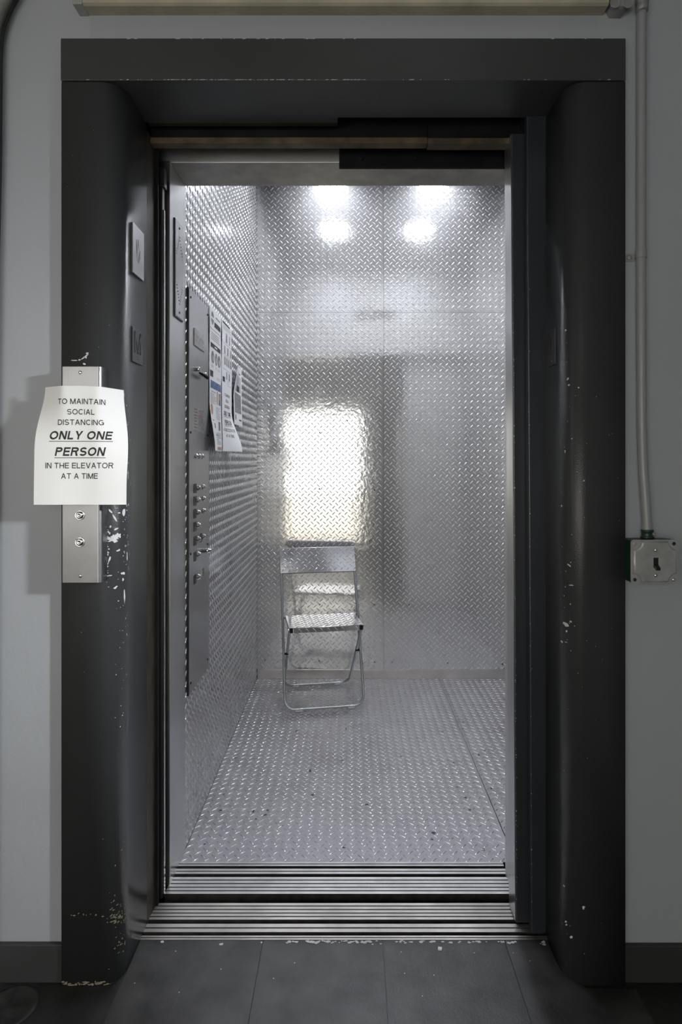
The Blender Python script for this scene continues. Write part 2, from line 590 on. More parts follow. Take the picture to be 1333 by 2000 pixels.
def sign_print(surf):
    mb = MB()
    lines_on(mb, surf, SIGN_LINES, 0.0004)
    patch(mb, surf, -0.0735, 0.0745, 0.1300, 0.1314, 0.0004, 24, 1)
    patch(mb, surf, -0.0600, 0.0590, 0.1686, 0.1700, 0.0004, 20, 1)
    return mb


# ================================================================== THE SETTING
D_WALL, D_FACE, D_BACK = 1.69, 1.67, 1.885
X_L, X_R = -0.556, 0.535                 # faces of the entrance
Z_HEAD = 2.215
CAR_L, CAR_R, CAR_BACK, CAR_TOP = -0.538, 0.97, 4.03, 3.05
HALL_X0, HALL_X1, HALL_D0, HALL_TOP = -2.3, 2.7, -1.5, 3.25

rbox(HALL_X0, HALL_X1, Y(HALL_D0), Y(1.84), -0.12, 0.0).build('floor_hall', 'floor', None, 'black painted hall floor in front of the elevator', 'floor', kind='structure')
rbox(HALL_X0, -0.64, Y(D_WALL), Y(D_WALL) + 0.12, 0, HALL_TOP).build('wall_front_left', 'wall', None, 'grey painted wall left of the elevator frame', 'wall', kind='structure')
rbox(0.62, HALL_X1, Y(D_WALL), Y(D_WALL) + 0.12, 0, HALL_TOP).build('wall_front_right', 'wall', None, 'grey painted wall right of the elevator frame behind the conduit', 'wall', kind='structure')
rbox(-0.64, 0.62, Y(D_WALL), Y(D_WALL) + 0.12, 2.27, HALL_TOP).build('wall_front_top', 'wall', None, 'grey painted wall strip above the elevator frame', 'wall', kind='structure')
rbox(HALL_X0 - 0.12, HALL_X0, Y(HALL_D0), Y(D_WALL), 0, HALL_TOP).build('wall_hall_left', 'cream', None, 'cream side wall of the hall, far left', 'wall', kind='structure')
rbox(HALL_X1, HALL_X1 + 0.12, Y(HALL_D0), Y(D_WALL), 0, HALL_TOP).build('wall_hall_right', 'cream', None, 'cream side wall of the hall, far right', 'wall', kind='structure')
rbox(HALL_X0, HALL_X1, Y(HALL_D0), Y(D_WALL), HALL_TOP, HALL_TOP + 0.1).build('ceiling_hall', 'plaster', None, 'white plaster ceiling of the hall', 'ceiling', kind='structure')
# wall behind the camera with a bright window and a dark door
WX0, WX1, WZ0, WZ1 = -0.92, 0.20, 0.12, 1.99
WZM = 0.84
DX0, DX1 = 0.29, 1.21
wb = MB()
y0, y1 = Y(HALL_D0) - 0.15, Y(HALL_D0)
LX0, LX1, LZ0 = -2.2, -1.08, 0.84
wb.box(HALL_X0, LX0, y0, y1, 0, HALL_TOP).box(LX0, LX1, y0, y1, 0, LZ0).box(LX0, LX1, y0, y1, WZ1, HALL_TOP).box(LX1, WX0, y0, y1, 0, HALL_TOP).box(WX0, WX1, y0, y1, 0, WZ0).box(WX0, WX1, y0, y1, WZ1, HALL_TOP)
wb.box(WX1, DX0, y0, y1, 0, HALL_TOP).box(DX0, DX1, y0, y1, 2.1, HALL_TOP).box(DX1, HALL_X1, y0, y1, 0, HALL_TOP)
wb.build('wall_hall_back', 'cream', None, 'cream wall of the hall facing the elevator', 'wall', kind='structure')
w = empty('window_1', ((WX0 + WX1) / 2, y1, WZ0), 'bright frosted window above an added glowing panel in the cream wall facing the elevator', 'window', kind='structure')
rbox(WX0, WX1, y0 + 0.03, y0 + 0.04, WZM, WZ1).build('glowing_pane', 'pane', w)
rbox(WX0, WX1, y0 + 0.03, y0 + 0.04, WZ0, WZM - 0.0005).build('glowing_pane', 'wall_glow', w, 'added glowing panel standing in for the lit wall')  # emission in place of the lit wall below the window
fr = MB()
for a, b, c, d in ((WX0 - 0.03, WX0 + 0.04, WZ0 - 0.03, WZ1 + 0.03), (WX1 - 0.04, WX1 + 0.03, WZ0 - 0.03, WZ1 + 0.03), (WX0, WX1, WZ0 - 0.03, WZ0 + 0.04), (WX0, WX1, WZ1 - 0.04, WZ1 + 0.03)):
    fr.box(a, b, y1 - 0.1, y1 + 0.015, c, d)
fr.build('pane_frame', 'cream', w)
fill = empty('fill_panel', ((LX0 + LX1) / 2, y1, LZ0), 'added fill-light panel left of the bright window, facing the elevator', 'window', kind='structure')  # unseen glowing panel added to brighten the front walls
rbox(LX0, LX1, y0 + 0.03, y0 + 0.04, LZ0, WZ1).build('glowing_pane', 'pane', fill)
fr = MB()
for a, b, c, d in ((LX0 - 0.03, LX0 + 0.04, LZ0 - 0.03, WZ1 + 0.03), (LX1 - 0.04, LX1 + 0.03, LZ0 - 0.03, WZ1 + 0.03), (LX0, LX1, LZ0 - 0.03, LZ0 + 0.04), (LX0, LX1, WZ1 - 0.04, WZ1 + 0.03)):
    fr.box(a, b, y1 - 0.1, y1 + 0.015, c, d)
fr.build('pane_frame', 'cream', fill)
d2 = empty('door_2', ((DX0 + DX1) / 2, y1, 0), 'dark flush door in the cream wall facing the elevator', 'door', kind='structure')
rbox(DX0, DX1, y0 + 0.05, y0 + 0.1, 0, 2.1).build('door_leaf', 'door', d2)
MB().lathe((DX0 + 0.07, y0 + 0.1, 1.0), (0, 1, 0), [(0.012, 0), (0.012, 0.03), (0.026, 0.04), (0.026, 0.06), (0.005, 0.07)]).build('door_knob', 'chrome', d2)
# a pilaster added out of view to keep the spotlight off the right wall
rbox(1.02, 1.30, Y(D_WALL) - 0.64, Y(D_WALL) - 0.0005, 0, HALL_TOP).build('light_blocker', 'wall', None, 'grey pilaster added right of the switch box to shade the wall', 'blocker', kind='structure')

rbox(HALL_X0, -0.7025, Y(D_WALL) - 0.012, Y(D_WALL) - 0.0002, 0, 0.095, 0.003).build('baseboard_left', 'base', None, 'charcoal baseboard left of the elevator frame', 'baseboard', kind='structure')
rbox(0.6805, 1.019, Y(D_WALL) - 0.012, Y(D_WALL) - 0.0002, 0, 0.092, 0.003).build('baseboard_right', 'base', None, 'charcoal baseboard right of the elevator frame', 'baseboard', kind='structure')

# elevator entrance frame ------------------------------------------------------
def jamb_profile(side):
    """outline points (x, d) from the outer edge over the rounded corner to the deep end of the return"""
    if side < 0:
        xo, xi = -0.7015, X_L
    else:
        xo, xi = 0.6795, X_R
    sg = 1 if side < 0 else -1
    r = 0.052
    pts = [(xo, D_FACE)]
    cx, cd = xi - sg * r, D_FACE + r / K
    for k in range(13):
        a = PI / 2 * k / 12
        pts.append((cx + sg * r * math.sin(a), cd - r / K * math.cos(a)))
    pts.append((xi, D_BACK))
    return pts


def jamb_mesh(side, z1):
    pr = jamb_profile(side)
    xo = pr[0][0]
    outline = [(x, Y(d)) for x, d in pr] + [(xo, Y(D_BACK))]
    mb = MB()
    n = len(outline)
    vs = [(x, y, 0.0) for x, y in outline] + [(x, y, z1) for x, y in outline]
    for i in range(n):
        j = (i + 1) % n
        mb.add([vs[i], vs[j], vs[n + j], vs[n + i]], [(0, 1, 2, 3)], i <= 13)
    mb.add(vs, [tuple(range(n))[::-1], tuple(range(n, 2 * n))])
    return mb


door1 = empty('door_1', (0, Y(D_FACE), 0), 'charcoal painted steel elevator entrance frame with rounded jambs', 'door frame', kind='structure')
jl = jamb_mesh(-1, Z_HEAD - 0.004).build('jamb', 'frame', door1)
jr = jamb_mesh(1, Z_HEAD - 0.004).build('jamb', 'frame', door1)
hd = MB()
hd.box(-0.7035, 0.6805, Y(D_FACE), Y(1.852), Z_HEAD, 2.318, 0.0015)
hd.box(X_L - 0.1, -0.028, Y(1.8521), Y(1.878), Z_HEAD, 2.31)
head = hd.build('head', 'frame', door1)
rbox(X_L + 0.005, -0.0285, Y(1.8785), Y(1.898), Z_HEAD - 0.001, 2.30).build('head_stop', 'brown', door1, 'unpainted tan strip behind the head')


hc = MB()
for _ in range(150):
    x = random.uniform(-0.45, 0.05) if random.random() < 0.75 else random.uniform(-0.7, 0.66)
    L_ = random.uniform(0.001, 0.006)
    h_ = random.uniform(0.0005, 0.0016)
    z = Z_HEAD + 0.0012 if random.random() < 0.82 else 2.3165
    hc.add([(x - L_, Y(D_FACE) - 0.0004, z), (x - 0.3 * L_, Y(D_FACE) - 0.0004, z - h_ * 0.6), (x + L_, Y(D_FACE) - 0.0004, z + 0.0002), (x + 0.2 * L_, Y(D_FACE) - 0.0004, z + h_)], [(0, 1, 2, 3)])
hc.build('chipped_paint', 'chip', head, 'fine pale chips along the edges')


def jamb_samples(side):
    pr = jamb_profile(side)
    out = []
    for (x0, d0), (x1, d1) in zip(pr, pr[1:]):
        n = max(1, int(math.hypot(x1 - x0, (d1 - d0) * K) / 0.001))
        tx, td = x1 - x0, (d1 - d0) * K
        L = math.hypot(tx, td)
        nx, ny = (td / L, -tx / L) if side < 0 else (-td / L, tx / L)
        for k in range(n):
            t = k / n
            out.append((x0 + tx * t, (d0 + (d1 - d0) * t) * K, nx, ny))
    return out


def chip(mb, side, px, py, wpx, hpx, ang=0.0, rag=0.45, n=11):
    """a flake of missing paint lying on the jamb around the seen spot"""
    S = JS[side]
    i = min(range(len(S)), key=lambda q: abs(VX + S[q][0] * F0 / (S[q][1] / K) - px))
    d = S[i][1] / K
    zc = EYE - (py - VY) * d / F0
    sc = d / F0
    ring = []
    up = 0.0004 + 0.0004 * random.random()
    for k in range(n):
        a = 2 * PI * k / n
        r = 1 - rag * random.random()
        u, v = math.cos(a) * r * wpx / 2 * sc, math.sin(a) * r * hpx / 2 * sc
        u, v = u * math.cos(ang) - v * math.sin(ang), u * math.sin(ang) + v * math.cos(ang)
        j = min(len(S) - 1, max(0, i + int(round(u / 0.001))))
        x, y, nx, ny = S[j]
        ring.append((x + nx * up, y + ny * up, zc + v))
    c = [sum(p[q] for p in ring) / n for q in range(3)]
    x, y, nx, ny = S[i]
    c[0], c[1] = x + nx * (up + 0.0001), y + ny * (up + 0.0001)
    mb.add(ring + [c], [(k, (k + 1) % n, n) for k in range(n)])


JS = {-1: jamb_samples(-1), 1: jamb_samples(1)}
JS[1] = JS[1]
cl = MB()
chip(cl, -1, 222, 1052, 24, 17, 0.3, 0.6, 22)
chip(cl, -1, 230, 1046, 14, 14, 0.3, 0.6, 16)
chip(cl, -1, 212, 1052, 12, 8, 0.1, 0.6, 14)
chip(cl, -1, 242, 1001, 8, 17, 0.0, 0.3)
chip(cl, -1, 224, 1012, 4, 22, 0.5)
chip(cl, -1, 216, 998, 4, 12, 0.6)
chip(cl, -1, 231, 1075, 10, 5, 0.4)
chip(cl, -1, 233, 1002, 8, 3, 0.1)
chip(cl, -1, 227, 1033, 10, 4, 0.5)
chip(cl, -1, 240, 1120, 12, 6, -0.3)
chip(cl, -1, 240, 1132, 5, 7)
chip(cl, -1, 226, 1147, 10, 5, 0.6)
chip(cl, -1, 243, 1165, 5, 32, 0.0, 0.5)
chip(cl, -1, 214, 1093, 4, 18, -0.3)
chip(cl, -1, 215, 1124, 9, 3)
chip(cl, -1, 248, 1088, 3, 20)
chip(cl, -1, 250, 928, 3, 22)
chip(cl, -1, 241, 772, 4, 14)
for _ in range(34):
    chip(cl, -1, random.gauss(210, 2.5), random.uniform(1005, 1150), random.uniform(1.5, 4), random.uniform(1.5, 6), 0, 0.5, 7)
for _ in range(46):
    chip(cl, -1, random.gauss(248, 3), random.choice([random.uniform(760, 1240), random.uniform(985, 1120)]), random.uniform(1.2, 3), random.uniform(2, 7), 0, 0.5, 7)
for _ in range(26):
    chip(cl, -1, random.uniform(225, 250), random.uniform(1040, 1450), random.uniform(1, 3.2), random.uniform(1, 4), 0, 0.5, 7)
for x_, y_, w_, h_, a_ in ((145, 704, 16, 2.5, 0), (155, 703, 6, 4, 0), (163, 699, 18, 3, 0.6), (170, 694, 9, 3, 0.5), (171, 690, 8, 4, 0.3), (165, 711, 7, 4, -0.3), (168, 697, 4, 8, 0)):
    chip(cl, -1, x_, y_, w_, h_, a_, 0.35)
for _ in range(22):
    chip(cl, -1, random.uniform(125, 245), random.uniform(180, 1900), 1.6, 1.8, 0, 0.4, 6)
cl.build('chipped_paint', 'chip', jl, 'pale chips and scratches in the charcoal paint')
ct = MB()
for _ in range(60):
    x_ = random.uniform(140, 246) if random.random() < 0.3 else random.gauss(228, 10)
    chip(ct, -1, min(x_, 250), random.gauss(1788, 11) if x_ > 200 else random.gauss(1787, 2), random.uniform(2, 7), random.uniform(1.5, 4), random.uniform(-0.5, 0.8), 0.5, 7)
for _ in range(26):
    chip(ct, -1, random.uniform(222, 250), random.choice([random.gauss(1842, 4), random.uniform(1640, 1880)]), random.uniform(1.5, 5), random.uniform(1.5, 5), 0, 0.5, 7)
for _ in range(40):
    chip(ct, -1, random.uniform(122, 225), random.uniform(1917, 1924), random.uniform(3, 12), random.uniform(2, 5), 0, 0.5, 7)
ct.build('chipped_paint', 'chip_tan', jl, 'tan chips low on the jamb')
cr = MB()
for x_, y_, w_, h_, a_ in ((1112, 1104, 12, 3, 0.6), (1117, 1143, 9, 3, 0), (1106, 1220, 16, 9, 0.4), (1116, 1214, 5, 5, 0), (1098, 1253, 9, 4, 0.3), (1106, 1254, 8, 2, 0), (1108, 1233, 4, 5, 0), (1141, 939, 4, 4, 0), (1098, 988, 5, 6, 0), (1110, 740, 5, 7, 0.4), (1112, 752, 5, 5, 0), (1131, 757, 4, 4, 0), (1105, 882, 3, 9, 0), (1106, 645, 4, 5, 0), (1106, 1800, 9, 3, -0.9), (1108, 1806, 7, 4, -0.7), (1117, 1830, 5, 8, 0.4), (1103, 1730, 5, 5, 0), (1140, 1772, 6, 9, 0)):
    chip(cr, 1, x_, y_, w_, h_, a_, 0.45)
for _ in range(50):
    chip(cr, 1, random.gauss(1106, 9), random.uniform(640, 1880), random.uniform(1.2, 2.8), random.uniform(1.2, 3.5), 0, 0.5, 6)
for _ in range(18):
    chip(cr, 1, random.uniform(1125, 1215), random.uniform(700, 1880), 1.8, 1.8, 0, 0.4, 6)
cr.build('chipped_paint', 'chip', jr, 'small pale chips in the charcoal paint')
cq = MB()
for _ in range(26):
    chip(cq, 1, random.uniform(1122, 1190), random.uniform(1931, 1936), random.uniform(4, 12), random.uniform(2, 4), 0, 0.5, 7)
cq.build('chipped_paint', 'chip_tan', jr, 'tan flakes along the foot of the jamb')

# hoistway between hall and car -------------------------------------------------
hs = empty('door_track', (0, Y(1.93), 2.15), 'dim brown steel door track under the charcoal head, above the opening', 'door track')
for x0_, x1_, d_, zb in ((X_L, 0.224, 1.92, 2.178), (0.225, 0.486, 1.915, 2.174)):
    ra = rbox(x0_, x1_, Y(d_) + 0.006, Y(1.955), zb + 0.002, 2.34, 0.002).build('track_rail', 'dark', hs)
    rbox(x0_, x1_, Y(d_), Y(1.955), zb, zb + 0.016, 0.001).build('lip', 'lip_brown', ra, 'brown lower lip')  # lip in a lighter brown than the rail above
rbox(-0.026, 0.478, Y(2.02), Y(2.035), 2.153, 2.42, 0.002).build('car_door_header', 'dark', hs, 'black steel plate hanging lower on the right half')
for bx in (0.04, 0.20, 0.40):
    MB().lathe((bx, Y(2.02), 2.178), (0, -1, 0), [(0.007, 0), (0.007, 0.004), (0.003, 0.006)], 6, False).build('bolt', 'dark', hs)

st = empty('strike_column', (X_L, Y(1.93), 0), 'dark brown steel strike column behind the left jamb', 'door strike')
rbox(X_L - 0.05, X_L - 0.0005, Y(1.8855), Y(1.965), -0.02, 2.20).build('strike_channel', 'brown', st)
rbox(X_L - 0.05, -0.5475, Y(1.9655), Y(1.976), -0.02, 2.20).build('strike_edge', 'dark', st)
ls = empty('light_curtain', (-0.546, Y(2.0), 0.003), 'black door safety edge strip standing beside the left car jamb', 'safety edge')
rbox(-0.557, -0.5425, Y(1.995), Y(2.018), 0.003, 2.085, 0.002).build('housing', 'black', ls)
rbox(-0.5424, -0.5385, Y(2.0), Y(2.012), 0.003, 2.02, 0.001).build('lens_strip', 'chrome', ls, 'thin shiny strip along the inner edge')
rbox(-0.560, -0.5365, Y(1.992), Y(2.022), 2.0851, 2.14, 0.002).build('cap', 'black', ls)

# sills ------------------------------------------------------------------------
def sill(name, ys, x0, x1, label, mat='alu'):
    """ys: list of (pixel row front, pixel row back, height)"""
    t = empty(name, ((x0 + x1) / 2, Y(floor_d(ys[0][0])), 0), label, 'door sill')
    pts = []
    for a, b, h in ys:
        da, db = floor_d(a), floor_d(b)
        w_ = min(0.0008, (db - da) * 0.2)
        pts += [(Y(da) + w_, h), (Y(db) - w_, h)]
    out = [(pts[0][0] - 0.001, -0.05)] + pts + [(pts[-1][0] + 0.001, -0.05)]
    mb = MB().add([(x, *p) for x in (x0, x1) for p in out], [tuple(range(len(out)))[::-1], tuple(range(len(out), 2 * len(out)))])
    for i in range(len(out)):
        a, b = out[i], out[(i + 1) % len(out)]
        mb.add([(x0, *a), (x0, *b), (x1, *b), (x1, *a)], [(0, 1, 2, 3)], False, 1 if min(a[1], b[1]) < 0.002 else 0)
    mb.build('tread', (mat, 'grime'), t)
    return t


def ridges(a, b, n, top=0.003, low=0.0012):
    out = []
    step = (b - a) / n
    for k in range(n):
        out.append((a + step * k, a + step * (k + 0.8), top))
        if k < n - 1:
            out.append((a + step * (k + 0.8), a + step * (k + 1), low))
    return out


G = -0.016
ls_rows = [(1838, 1834, 0.003), (1834, 1833, 0.0005), (1833, 1829, 0.003), (1829, 1823, G)] + ridges(1823, 1804, 2) + [(1804, 1798.5, G)] + ridges(1798.5, 1764, 5)
ls_t = sill('landing_sill', ls_rows, X_L, X_R, 'worn grooved aluminium landing sill in front of the dark gap', 'alu_dirty')
cs_rows = ridges(1748, 1713, 5) + [(1713, 1709, G)] + ridges(1709, 1697, 2) + [(1697, 1693.5, G)] + ridges(1693.5, 1684, 2)
cs_t = sill('car_sill', cs_rows, CAR_L - 0.004, 0.494, 'bright grooved aluminium car sill against the tread plate floor')
rbox(-0.60, 0.60, Y(floor_d(1748)) + 0.002, Y(floor_d(1684)) - 0.002, -0.45, -0.051).build('apron', 'dark', cs_t, 'dark steel apron below the sill')

# sliding door panels, pushed open to the right ----------------------------------
def door_panel(x0, x1, d0, d1, z0, z1, label, edge=None):
    t = empty('sliding_door_panel', (x0, Y(d0), z0), label, 'elevator door', 'sliding door panels')
    t.rotation_euler = (0, -0.0058, 0)
    mb = MB()
    mb.box(0.0, x1 - x0, 0, Y(d1 - d0), 0, z1 - z0, 0.003)
    mb.build('panel', 'door', t, local=True)
    n_ = 70 if edge else 30
    fc = MB()
    for _ in range(n_):
        x, z, r = abs(random.gauss(0, 0.002)) + 0.0008, random.uniform(0.05, 1.75), random.uniform(0.0004, 0.0012)
        fc.add([(x + r * math.cos(PI / 3 * k), -0.0003, z + r * random.uniform(0.7, 2.2) * math.sin(PI / 3 * k)) for k in range(6)], [tuple(range(6))])
    fc.build('chipped_paint', 'chip', t, 'pale specks along the free edge', local=True)
    if edge:
        mb = MB().box(-0.0012, -0.0001, 0.006, Y(d1 - d0) - 0.001, 0.001, z1 - z0 - 0.001)
        mb.build('leading_edge', 'steel', t, 'bare brushed metal edge', local=True)
    return t


door_panel(0.4965, 0.56, 1.845, 1.875, 0.006, 2.25, 'charcoal sliding door panel nearest the right jamb')
door_panel(0.4655, 0.56, 1.887, 1.968, 0.006, 2.19, 'blue-black sliding door panel with a bare metal edge, left of the charcoal one', True)

# ================================================================== THE CAR
def car_wall(name, label):
    return empty(name, (0, 0, 0), label, 'wall', kind='structure')


# back wall: four sheets and a kick strip
wbk = rbox(CAR_L - 0.06, CAR_R + 0.06, Y(CAR_BACK) + 0.0032, Y(CAR_BACK) + 0.05, -0.05, CAR_TOP).build('wall_car_back', 'dark', None, 'back wall of the elevator car clad in silver tread plate', 'wall', kind='structure')
SX, SZ, G2 = 0.2115, 2.160, 0.0007
for u0, u1, ph in ((CAR_L + 0.001, SX - G2, (0.2, 0.1)), (SX + G2, CAR_R - 0.001, (0.45, 0.1))):
    for v0, v1 in ((0.052, SZ - G2), (SZ + G2, CAR_TOP)):
        plate(u0, u1, v0, v1, (0, Y(CAR_BACK), 0), (1, 0, 0), (0, 0, 1), (0, -1, 0), phase=(ph[0], ph[1] + (0.3 if v0 > 1 else 0))).build('tread_plate_sheet', ('tread_wall', 'lug_wall'), wbk)
rbox(CAR_L + 0.003, CAR_R - 0.003, Y(CAR_BACK) - 0.004, Y(CAR_BACK) + 0.003, 0.0005, 0.052, 0.001).build('kick_strip', 'steel_h', wbk, 'plain metal strip along the bottom')
for px, py in ((625, 845), (624, 955), (732, 957), (625, 1181), (732, 1181), (518, 1289), (624, 1291), (732, 1293), (766, 1293), (875, 1295), (982, 1297), (679, 822), (800, 1181)):
    p = P(px, py, CAR_BACK)
    MB().lathe((p.x, p.y - 0.0005, p.z), (0, -1, 0), [(0.0045, 0), (0.0045, 0.001), (0.003, 0.0015)], 10).build('screw_head', 'black', wbk)

# left wall
wl = rbox(CAR_L - 0.06, CAR_L - 0.0032, Y(2.25), Y(CAR_BACK), -0.05, CAR_TOP).build('wall_car_left', 'dark', None, 'left wall of the elevator car clad in silver tread plate', 'wall', kind='structure')
OP0, OP1, OPZ0, OPZ1 = 2.279, 2.597, 0.500, 1.864      # control panel on it
LS = 3.118
for d0, d1 in ((2.256, LS - 0.001), (LS + 0.001, CAR_BACK - 0.001)):
    for v0, v1 in ((0.001, SZ - G2), (SZ + G2, CAR_TOP)):
        plate(Y(d0), Y(d1), v0, v1, (CAR_L, 0, 0), (0, 1, 0), (0, 0, 1), (1, 0, 0), skip=[(Y(OP0) - 0.002, Y(OP1) + 0.002, OPZ0, OPZ1)], phase=(0.1, 0.3)).build('tread_plate_sheet', ('tread_wall', 'lug_wall'), wl)
# right wall
wr = rbox(CAR_R + 0.0032, CAR_R + 0.06, Y(2.125), Y(CAR_BACK), -0.05, CAR_TOP).build('wall_car_right', 'dark', None, 'right wall of the elevator car clad in silver tread plate', 'wall', kind='structure')
for d0, d1 in ((2.126, LS - 0.001), (LS + 0.001, CAR_BACK - 0.001)):
    for v0, v1 in ((0.001, SZ - G2), (SZ + G2, CAR_TOP)):
        plate(Y(d0), Y(d1), v0, v1, (CAR_R, 0, 0), (0, 1, 0), (0, 0, 1), (-1, 0, 0), phase=(0.1, 0.3)).build('tread_plate_sheet', ('tread_wall', 'lug_wall'), wr)
# floor: two plates, seam at x = 0.538
D_FL = floor_d(1684) + 0.002
fl = rbox(CAR_L - 0.06, CAR_R + 0.06, Y(D_FL), Y(CAR_BACK), -0.05, -0.0032).build('floor_car', 'dark', None, 'floor of the elevator car in grey tread plate with a seam at the right', 'floor', kind='structure')
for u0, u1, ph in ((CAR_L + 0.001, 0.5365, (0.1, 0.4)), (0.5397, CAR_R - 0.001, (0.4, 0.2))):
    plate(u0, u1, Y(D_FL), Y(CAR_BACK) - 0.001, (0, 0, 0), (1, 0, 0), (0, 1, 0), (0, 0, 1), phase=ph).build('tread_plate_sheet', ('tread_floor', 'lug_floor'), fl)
sp = MB()
for px, py, w_, h_ in ((611, 1553, 5, 3), (673, 1559, 4, 2), (717, 1572, 5, 3), (672, 1656, 5, 2), (847, 1627, 6, 4), (523, 1583, 5, 3), (579, 1318 + 110, 4, 3), (676, 1424, 3, 2), (845, 1640, 4, 2), (945, 1660, 6, 4), (400, 1649, 4, 2), (893, 1538, 4, 3), (500, 1600, 3, 2), (905, 1410, 3, 3), (936, 1475, 3, 3), (960, 1540, 3, 3), (431, 1583, 5, 2), (517, 1592, 8, 2), (495, 1585, 3, 4), (437, 1552, 3, 2), (606, 1506, 4, 4), (668, 1485, 4, 2), (460, 1480, 4, 2), (783, 1478, 3, 2), (865, 1429, 3, 2), (887, 1490, 4, 2), (910, 1558, 4, 3), (918, 1582, 4, 2), (948, 1466, 4, 2), (952, 1490, 3, 2)):
    d = floor_d(py)
    p = P(px, py, d)
    n = 9
    ring = []
    for k in range(n):
        a = 2 * PI * k / n
        r = random.uniform(0.6, 1.0)
        ring.append((p.x + math.cos(a) * r * w_ * 0.8 * d / F0, p.y + math.sin(a) * r * h_ * 1.5 * d / F0, 0.0012))
    sp.add(ring, [tuple(range(n))])
sp.build('dark_spot', 'black', fl, 'small dark stains and screw holes')
# ceiling with a ventilation slot over the entrance
rbox(CAR_L - 0.06, CAR_R + 0.06, Y(2.06), Y(CAR_BACK) + 0.05, CAR_TOP + 0.0002, CAR_TOP + 0.05).build('ceiling_car', 'ceil', None, 'dark metal ceiling of the elevator car', 'ceiling', kind='structure')
# front of the car: transom, right return, left return
wf = MB()
wf.box(CAR_L - 0.06, CAR_R + 0.06, Y(2.08), Y(2.25), 2.192, CAR_TOP, 0.002)
wft = wf.build('wall_car_front', 'front', None, 'plain metal transom of the car front above the opening', 'wall', kind='structure')
rbox(CAR_L + 0.001, 0.6, Y(2.0795), Y(2.249), 2.1900, 2.19198).build('soffit_strip', 'soffit', wft, 'dull brownish underside')
rbox(0.06, 0.40, Y(2.2502), Y(2.2502) + 0.004, 2.50, 2.555).build('vent_slot', 'black', wft)
rbox(0.489, CAR_R + 0.06, Y(2.075), Y(2.122), -0.02, 2.1898, 0.002).build('wall_car_front_right', 'front', None, 'plain metal return of the car front right of the opening', 'wall', kind='structure')
rbox(-0.585, CAR_L + 0.0005, Y(2.06), Y(2.2555), -0.02, 2.1898, 0.0015).build('wall_car_front_left', 'steel', None, 'plain metal return of the car front left of the opening', 'wall', kind='structure')

# downlights -------------------------------------------------------------------
cx = 0.214
proto = None
for (x, d, where) in ((cx - 0.32, CAR_BACK - 0.28, 'back left'), (cx + 0.32, CAR_BACK - 0.28, 'back right'), (cx - 0.32, CAR_BACK - 1.12, 'front left'), (cx + 0.32, CAR_BACK - 1.12, 'front right')):
    if proto is None:
        t = empty('downlight', (x, Y(d), CAR_TOP - 0.012), '', 'downlight', 'downlights in the car ceiling')
        MB().lathe((0, 0, 0.012), (0, 0, -1), [(0.105, -0.0001), (0.105, 0.036), (0.100, 0.040), (0.0965, 0.036), (0.0965, 0.002)], 32).build('trim_ring', 'steel', t, local=True)
        MB().lathe((0, 0, 0.0055), (0, 0, -1), [(0.095, 0), (0.095, 0.002), (0.05, 0.0045)], 32).build('lens', 'car_lens', t, 'glowing white lens', local=True)
        proto = t
    else:
        t = proto.copy()
        COL.objects.link(t)
        for ch in list(proto.children):
            c = ch.copy()
            COL.objects.link(c)
            c.parent = t
        t.location = (x, Y(d), CAR_TOP - 0.012)
    t['label'] = 'round glowing downlight in the %s of the car ceiling' % where

# ================================================================== THINGS IN THE CAR
XP = CAR_L + 0.008                       # face of the control panel


def LW(px, py, x=XP):
    """point on the left wall seen at that pixel"""
    d = -x * F0 / (VX - px) * 1.0
    d = abs(d)
    return d, EYE - (py - VY) * d / F0


op = empty('control_panel', (CAR_L, Y((OP0 + OP1) / 2), OPZ0), 'tall stainless control panel with round buttons on the left tread plate wall', 'elevator panel')
rbox(CAR_L + 0.0003, XP, Y(OP0), Y(OP1), OPZ0, OPZ1, 0.0015).build('face_plate', 'panel', op)


def stud(d, z, r, prof, mat, name, parent, x=XP, seg=20, label=None):
    return MB().lathe((x, Y(d), z), (1, 0, 0), [(r * a, h) for a, h in prof], seg).build(name, mat, parent, label)


rbox(CAR_L + 0.0003, XP - 0.0005, Y(OP0) - 0.005, Y(OP0) - 0.0002, OPZ0, OPZ1).build('shadow_strip', 'black', op, 'black strip standing in for shade along the near edge')  # shade at the panel edge put in as a black strip
BTN = [(1.0, -0.0005), (1.0, 0.003), (0.82, 0.004), (0.80, 0.0035), (0.76, 0.007), (0.55, 0.0095), (0.2, 0.0105)]
rows = [1.188, 1.145, 1.101, 1.056, 1.007, 0.953, 0.874]
for i, z in enumerate(rows):
    stud(2.415, z, 0.0105, BTN, 'chrome', 'button', op)
    rbox(XP + 0.0001, XP + 0.0012, Y(2.345), Y(2.385), z - 0.016, z + 0.016, 0.0005).build('braille_tag', 'black', op, 'dark tag beside a button')
    if i in (0, 1, 2, 4):
        stud(2.50, z, 0.0105, BTN, 'chrome', 'button', op)
    if i == 4:
        rbox(XP + 0.0001, XP + 0.0012, Y(2.448), Y(2.478), z - 0.016, z + 0.016, 0.0005).build('braille_tag', 'black', op, 'dark tag beside a button')
stud(2.50, 0.955, 0.009, [(1.0, -0.0005), (1.0, 0.02), (0.7, 0.024), (0.7, 0.032)], 'chrome', 'key_lock', op, label='protruding key cylinder')
rbox(XP + 0.0001, XP + 0.004, Y(2.494), Y(2.502), 0.862, 0.892, 0.001).build('key_slot', 'chrome', op)
for d in (2.386, 2.436, 2.487):
    stud(d, 1.300, 0.010, [(1.0, -0.0005), (1.0, 0.003), (0.6, 0.004), (0.55, 0.008), (0.2, 0.009)], 'chrome', 'key_switch', op)
